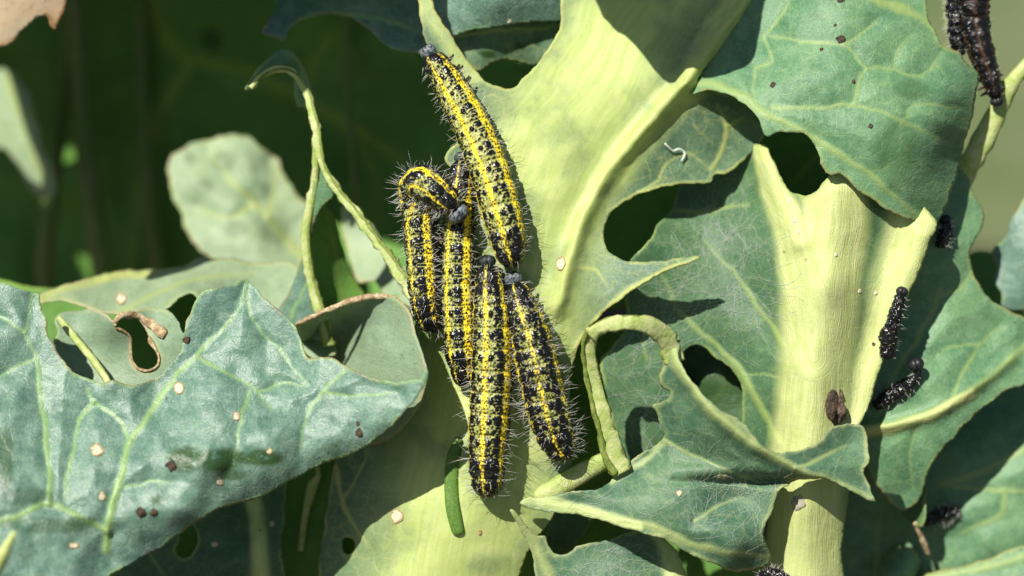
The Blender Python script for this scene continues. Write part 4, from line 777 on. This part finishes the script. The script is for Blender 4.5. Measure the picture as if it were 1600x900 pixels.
    # bristles
    if hair:
        HVs, HFs = [], []
        cnt = 0
        for _ in range(hair):
            si = int(np.clip(rs.uniform(.01, .995), 0, 1) * (ns - 1)); a = rs.choice([rs.normal(0, 40), rs.normal(90, 24), rs.normal(-90, 24), rs.uniform(-130, 130)])
            ai = int(((a + 180) % 360) / 360 * na) % na
            base = X[si, ai]; nn = base - C[si]; nn /= np.linalg.norm(nn)
            ln = hair_len * rs.uniform(.55, 1.35) * (.55 + .55 * min(1, abs(a) / 80.))
            if s[si] > .9 or s[si] < .07: ln *= 1.15
            tilt = nn + t[si] * rs.normal(0, .32) * 1 + sd[si] * rs.normal(0, .22) + u[si] * rs.normal(.05, .22); tilt /= np.linalg.norm(tilt)
            bend = (rs.normal(0, 1, 3) * .30 + ROT @ np.array([0, 0, -.12])) * ln
            k1 = np.cross(tilt, [0.3, .8, .52]); k1 /= np.linalg.norm(k1); k2 = np.cross(tilt, k1)
            b0 = len(HVs)
            for q, rad in ((0, 1.0), (.35, .85), (.7, .6)):
                c = base + tilt * ln * q + bend * q * q
                for m in range(3):
                    g = m * 2.094; HVs.append(c + (k1 * math.cos(g) + k2 * math.sin(g)) * hair_r * rad)
            HVs.append(base + tilt * ln + bend)
            for lv in range(2):
                for m in range(3):
                    a0, a1 = b0 + lv * 3 + m, b0 + lv * 3 + (m + 1) % 3
                    HFs += [(a0, a1, a1 + 3), (a0, a1 + 3, a0 + 3)]
            for m in range(3): HFs.append((b0 + 6 + m, b0 + 6 + (m + 1) % 3, b0 + 9))
        o = raw_mesh('bristles', np.array(HVs), np.array(HFs), M_HAIR, root); o['kind'] = 'stuff'
    if legs:
        def peg(nm, q, ang_deg, ln, w):
            si = int(q * (ns - 1)); a = math.radians(ang_deg) + RO[si]; dirn = u[si] * math.cos(a) + sd[si] * math.sin(a)
            b = C[si] + dirn * R0[si] * .8; k1 = t[si]; k2 = np.cross(dirn, k1); V, F = [], []
            prof = [(0, 1), (.45, .85), (.8, .6), (1.0, .5)]
            for h, wv in prof:
                for m in range(8): g = m * math.pi / 4; V.append(b + dirn * ln * h + t[si] * sgn * ln * .25 * h * h + (k1 * math.cos(g) + k2 * math.sin(g)) * w * wv)
            for lv in range(3):
                for m in range(8): F.append((lv * 8 + m, lv * 8 + (m + 1) % 8, lv * 8 + 8 + (m + 1) % 8, lv * 8 + 8 + m))
            F.append(tuple(range(24, 32)))
            raw_mesh(nm, np.array(V), F, M_FRASS, root)
        for q in (.07, .13, .19):
            for a in (128, -128): peg('leg', q, a, .16, .035)
        for q in (.42, .5, .57, .65, .95):
            for a in (140, -140): peg('proleg', q, a, .12, .06)
    return root

def lie(key, pts, rad, lift=0.0):
    """axis depths for a body resting on a leaf"""
    return [(x, y, on(key, x, y) - r / 100 * .88 - lf) for (x, y, lf), r in zip(pts, rad)]

# the top one, climbing up the leaf edge
pa = [(671, 84, -.06), (680, 98, -.10), (692, 116, -.14), (712, 150, -.17), (732, 186, -.22), (750, 226, -.30), (766, 270, -.38), (780, 318, -.44), (792, 364, -.45), (799, 400, -.42), (803, 420, -.40)]
caterpillar('uppermost yellow and black striped caterpillar with its grey head raised at the leaf edge', pa, [(0, 18), (.06, 21), (.15, 27), (.3, 31), (.5, 33), (.75, 33), (.9, 29), (1, 17)],
            [(0, -24), (.2, -24), (.5, -20), (.8, -14), (1, -6)], seed=101, hair=260, hair_len=.13, head_r=.125, dark=.08)
# bent one on the left, head folded down over its neighbour
pb = [(713, 330, -.62), (704, 320, -.64), (690, 306, -.66), (674, 292, -.62), (658, 284, -.48), (648, 292, -.24), (650, 318, -.10), (657, 360, -.10), (661, 400, -.12), (664, 440, -.12), (669, 480, -.10), (676, 504, -.02), (682, 516, .08)]
caterpillar('bent caterpillar on the left, its head folded down over its own body', pb, [(0, 20), (.1, 25), (.25, 27), (.4, 26), (.55, 27), (.8, 27), (.92, 24), (1, 15)],
            [(0, 28), (.15, 30), (.26, 28), (.36, 0), (.5, -48), (.8, -50), (1, -50)], seed=102, hair=460, hair_len=.165, head_r=.155, dark=.3)
# the one between
pc = [(721, 250, -.02), (720, 275, -.08), (719, 310, -.12), (718, 350, -.16), (717, 400, -.18), (717, 450, -.18), (719, 500, -.16), (722, 545, -.14), (726, 585, -.10), (729, 606, -.05)]
caterpillar('caterpillar squeezed in second from the left, half hidden under the raised head', pc, [(0, 15), (.08, 20), (.3, 27), (.6, 29), (.85, 27), (1, 15)],
            [(0, -8), (.3, -38), (.6, -45), (1, -46)], seed=103, head_r=.11, head_col=[.05, .06, .06], hair=300, hair_len=.12, dark=.25)
# lowest one
pd = [(762, 412, -.34), (763, 432, -.38), (766, 470, -.42), (769, 510, -.43), (769, 560, -.42), (767, 610, -.40), (764, 660, -.38), (761, 710, -.36), (761, 750, -.34), (763, 778, -.30)]
caterpillar('lowest striped caterpillar, its dark tail hanging down the pale stalk', pd, [(0, 15), (.06, 22), (.2, 30), (.45, 34), (.7, 33), (.9, 28), (1, 20)],
            [(0, -10), (.3, -20), (.6, -16), (1, -14)], seed=104, head_r=.12, head_col=[.03, .035, .04], hair=340, hair_len=.17, dark=.47)
# right one
pe = [(803, 440, -.30), (807, 456, -.34), (816, 488, -.38), (828, 524, -.42), (838, 564, -.43), (847, 604, -.42), (856, 640, -.38), (866, 674, -.32), (878, 702, -.24), (888, 718, -.18)]
caterpillar('blackest of the striped caterpillars, lying lower right with long white bristles', pe, [(0, 16), (.06, 23), (.2, 31), (.45, 36), (.7, 35), (.88, 30), (1, 20)],
            [(0, -8), (.3, -4), (.6, -6), (1, -10)], seed=105, head_r=.135, hair=430, hair_len=.175, dark=.64)

# ------------------------------------------------------------------ small dead and dark caterpillars
DP = dict(g=np.array([.07, .06, .045]), g2=np.array([.34, .28, .20]), y=np.array([.30, .24, .14]), y2=np.array([.16, .11, .06]), low=[.08, .07, .06])
DEADG = 'small dark dead caterpillars on the right'
def small(label, pts, half, key=None, lift=0, **k):
    if key: pts = [(x, y, on(key, x, y) - h / 100 * .8 - l) for x, y, l, h in pts]
    a = dict(nseg=9, dark=.42, res=(110, 56), hair=70, hair_len=.085, pal=DP, legs=False, crumple=.3, group=DEADG, hair_r=.0036, head_r=.09, head_col=[.01, .01, .012])
    a.update(k); return caterpillar(label, pts, half, [(0, 0), (1, 12)], **a)
small('thin black bristly caterpillar stretched along the right ridge of the pale stalk', [(1408, 458, .0, 8), (1403, 475, .0, 10), (1396, 500, 0, 12), (1389, 525, 0, 13), (1386, 545, 0, 13), (1388, 562, 0, 12)], [(0, 7), (.3, 11), (.7, 14), (1, 10)], 'R2', seed=201)
small('shrivelled grey brown caterpillar with a shiny black ball head held up on a leaf', [(1431, 572, .22, 6), (1433, 586, .12, 6), (1420, 600, .02, 10), (1402, 612, 0, 12), (1384, 624, 0, 12), (1364, 636, 0, 10)], [(0, 4), (.18, 6), (.4, 12), (.8, 12), (1, 7)], 'R3', seed=202, head_r=.12, head_dir=(-.2, -.35, .9), dark=.35)
small('short black crumpled caterpillar in the shade right of the bitten lobe tip', [(1477, 346, .0, 8), (1479, 360, .02, 10), (1472, 374, .02, 12), (1470, 388, 0, 11)], [(0, 5), (.4, 12), (1, 9)], 'R3', seed=203)
small('slim black caterpillar at the top right edge, beside the large wet brown one', [(1499, 78, 1.05), (1496, 60, 1.0), (1493, 30, 1.0), (1491, 0, 1.0), (1490, -30, 1.0)], [(0, 12), (.3, 15), (1, 14)], seed=204, dark=.85, hair=200)
wet = dict(g=np.array([.025, .014, .008]), g2=np.array([.10, .045, .018]), y=np.array([.16, .07, .02]), y2=np.array([.05, .02, .01]), low=[.02, .012, .01])
small('large wet brown black caterpillar hanging head down at the top right', [(1556, 156, .95), (1552, 140, .9), (1545, 118, .88), (1536, 92, .9), (1528, 66, .92), (1523, 36, .95), (1521, 0, .95), (1522, -40, .95)], [(0, 10), (.12, 15), (.4, 21), (.7, 25), (1, 26)], seed=205, dark=.2, rowdark=.55, hair=60, hair_len=.05, pal=wet, crumple=.22, res=(150, 72), legs=True, head_r=.10)
small('blurred dark caterpillar in the shade above the bottom right leaf', [(1450, 812, 0, 10), (1466, 806, 0, 12), (1486, 800, 0, 11), (1500, 794, 0, 9)], [(0, 8), (.5, 13), (1, 8)], 'R5', seed=206, dark=.9, hair=90)
small('black bristly tip of a caterpillar at the bottom edge beneath the curled leaf', [(1188, 902, .6, 8), (1204, 898, .6, 10), (1222, 906, .6, 9), (1240, 930, .6, 9)], [(0, 8), (.5, 12), (1, 9)], 'R2', seed=207, dark=.9, hair=120)
# smooth green one
gp = [(x, y, on('C1', x, y) - .045) for x, y in ((716, 690), (710, 708), (706, 730), (705, 760), (707, 790), (712, 815), (717, 836))]
GP = dict(g=np.array([.06, .14, .018]), g2=np.array([.11, .21, .03]), y=np.array([.17, .28, .04]), y2=np.array([.12, .22, .03]), low=[.10, .20, .03])
caterpillar('slim smooth plain green caterpillar lying left of the lowest striped one', gp, [(0, 9), (.15, 11), (.8, 12), (1, 10)], [(0, 0), (1, 0)], nseg=13, dark=-9, seed=208, res=(180, 48), hair=0, pal=GP, group='green caterpillar', head_r=.06, head_col=[.10, .19, .03], legs=False, flat=.42, plain=True)

# ------------------------------------------------------------------ scars and spots on the leaves
def scar(key, x, y, rx, ry=None, border=True, mat=None, label=None, seed=0):
    disc('scar', x, y, key, rx, ry or rx, mat or M_SCAR, LEAF[key]['obj'], .012, .007, int(x) + seed, 14, label, M_SCARB if border else None)
for x, y, rx, ry in ((152, 703, 9, 9), (160, 775, 5, 6), (280, 607, 7, 8), (370, 650, 5, 6), (421, 705, 4, 4), (344, 753, 5, 5), (116, 852, 7, 4)): scar('L1', x, y, rx, ry)
scar('C1', 876, 412, 6, 10); scar('C1', 620, 806, 8, 10); scar('C1', 750, 832, 3, 5, False, M_SCARB)
scar('R2', 1247, 785, 11, 12, False, M_SCARG); scar('L3', 190, 466, 7, 8); scar('K1', 1128, 745, 8, 3.5); scar('K1', 1061, 770, 4, 4); scar('N2', 797, 34, 4, 3, False)
scar('L5', 336, 850, 5, 4, True); scar('L5', 425, 818, 4, 4, True)
for x, y in ((1232, 313), (1240, 345), (1246, 362), (1343, 455), (1306, 398), (1368, 458)): disc('speck', x, y, 'R2', 3, 3.4, M_SCAR, LEAF['R2']['obj'], .02, .01, int(x), 8)

# ------------------------------------------------------------------ crumbs, husk, flake
def crumb(label, key, x, y, r, seed, mat=None, dep=.55, name='frass_pellet', cat='frass pellet', group='dark droppings scattered on the leaves', sx=1, sy=1, nn=12):
    rs = np.random.RandomState(seed); d = on(key, x, y); c = P(x, y, d + r * .001)
    la, lo = np.meshgrid(np.linspace(-math.pi / 2, math.pi / 2, nn), np.linspace(0, 2 * math.pi, nn + 4, endpoint=False), indexing='ij')
    q = np.stack([np.cos(la) * np.cos(lo), np.cos(la) * np.sin(lo), np.sin(la)], -1)
    rr = 1 + .45 * fbm(q[..., 0] * 2.2 + seed, q[..., 1] * 2.2 + q[..., 2] * 1.7, seed, 3)
    off = q * rr[..., None] * r / 100 * np.array([sx, dep, sy]); V = c + off.reshape(-1, 3) @ ROT.T
    i = np.arange(nn * (nn + 4)).reshape(nn, nn + 4); j = np.roll(i, -1, 1)
    F = np.stack([i[:-1].ravel(), j[:-1].ravel(), j[1:].ravel(), i[1:].ravel()], -1)
    return tag(raw_mesh(name, V, F, mat or M_FRASS, None), label, cat, group)
for i, (k, x, y, r, lb) in enumerate([('R1', 1313, 62, 7, 'brown dropping where veins meet on the grey green lobe'), ('R1', 1313, 1, 6, 'brown dropping at the top edge of the grey green lobe'), ('R1', 1208, 134, 5, 'small dropping above the pale main vein of the grey green lobe'),
        ('R1', 1283, 78, 3, 'tiny dropping left of the brown dropping where veins meet'), ('R1', 1305, 40, 3, 'tiny dropping just above the brown dropping where veins meet'), ('R1', 1333, 128, 3.4, 'tiny speck in the middle of the grey green lobe'), ('R1', 1360, 198, 4, 'greenish crumb low on the grey green lobe'),
        ('L1', 268, 728, 8, 'dark grey crumb at the left end of the wet green stain'), ('L1', 292, 532, 6, 'grey crumb beside the right side of the bitten notch'), ('L1', 562, 676, 7, 'dark crumb near the right end of the waxy leaf'), ('L1', 560, 662, 4, 'tiny dark crumb just above the one near the right end of the waxy leaf'),
        ('L1', 220, 800, 7, 'left of two grey smudges low on the waxy leaf'), ('L1', 240, 800, 6, 'right of two grey smudges low on the waxy leaf'), ('R2', 1365, 538, 3, 'tiny brown crumb left of the thin black caterpillar')]):
    crumb(lb, k, x, y, r, 300 + i)
hk = thing('dry_husk', 'brown dried husk stuck low on the pale stalk', 'husk', P(1306, 638, on('R2', 1306, 638)))
def husk_piece(name, x, y, r, sx, sy, seed, mat):
    o = crumb('x', 'R2', x, y, r * 1.15, seed, mat, 1.0, name, 'x', None, sx, sy, 16)
    for k in ('label', 'category'): del o[k]
    base = np.array(hk['_at']); at = np.array(o['_at']); o.parent = hk; o.location = at - base
husk_piece('shell', 1307, 641, 15, .75, 1.3, 347, M_HUSK); husk_piece('dark_rim', 1299, 634, 14, .75, 1.55, 332, M_FRASS); husk_piece('flake', 1313, 616, 6, .5, 1.3, 333, M_HUSK)
fl = [(1038, 224), (1046, 232), (1052, 236), (1060, 233), (1068, 236), (1070, 242), (1064, 252)]
tag(strip('skin_flake', [(x, y, on('C1', x, y) - .05 - .02 * (i % 2), 1.7, .9) for i, (x, y) in enumerate(fl)], M_SILK, None, 6, 3, seed=9, rag=.5), 'white curl of cast skin on the dark green patch right of the midrib', 'skin flake')

# ------------------------------------------------------------------ silk threads spun over the leaves
def silk(key, label, zones, n, seed, lmin=30, lmax=130, r=.0026):
    rs = np.random.RandomState(seed); V, F = [], []; lp = LEAF[key]['loops']
    for _ in range(n):
        zx, zy, rx, ry = zones[rs.randint(len(zones))]; x, y = zx + rs.normal(0, .45) * rx, zy + rs.normal(0, .45) * ry
        a = rs.uniform(0, 2 * math.pi); da = rs.normal(0, .16); L = rs.uniform(lmin, lmax); m = int(L / 8) + 2; pts = []
        for i in range(m):
            pts.append((x, y)); a += da + rs.normal(0, .22); x += math.cos(a) * 8; y += math.sin(a) * 8
        pts = np.array(pts); ok = inside(pts, lp[0])
        for h in lp[1:]: ok &= ~inside(pts, h)
        if not ok.all(): continue
        d = LEAF[key]['surf'](pts[:, 0], pts[:, 1]) - .006 - .018 * np.sin(np.linspace(0, math.pi, m)) * rs.uniform(.1, 1)
        p = P(pts[:, 0], pts[:, 1], d); t, u, s = frames(p); b0 = len(V); rr = r * rs.uniform(.7, 1.2)
        for k in range(m):
            for g in (0, 2.094, 4.189): V.append(p[k] + (u[k] * math.cos(g) + s[k] * math.sin(g)) * rr)
        for k in range(m - 1):
            for c in range(3):
                e0, e1 = b0 + k * 3 + c, b0 + k * 3 + (c + 1) % 3; F += [(e0, e1, e1 + 3), (e0, e1 + 3, e0 + 3)]
    tag(raw_mesh('silk_webbing', np.array(V), np.array(F), M_SILK), label, 'silk webbing', 'caterpillar silk spun over the leaves', 'stuff')
silk('R2', 'fine white silk threads webbed over the blade left of the pale stalk', [(1110, 400, 110, 60), (1080, 470, 90, 50), (1170, 470, 60, 70), (1000, 540, 40, 50), (1010, 640, 45, 70), (1110, 350, 80, 30)], 300, 401, 30, 120, .0018)
silk('K1', 'fine white silk threads webbed over the curled torn leaf', [(1150, 800, 70, 50), (1060, 790, 90, 40), (1100, 740, 90, 40), (1180, 770, 40, 30), (940, 785, 60, 15)], 150, 402, 20, 90, .0016)
silk('K2', 'fine white silk threads on the lowest leaf at the bottom edge', [(930, 880, 60, 25), (980, 870, 50, 30)], 90, 403, 20, 80, .0016)
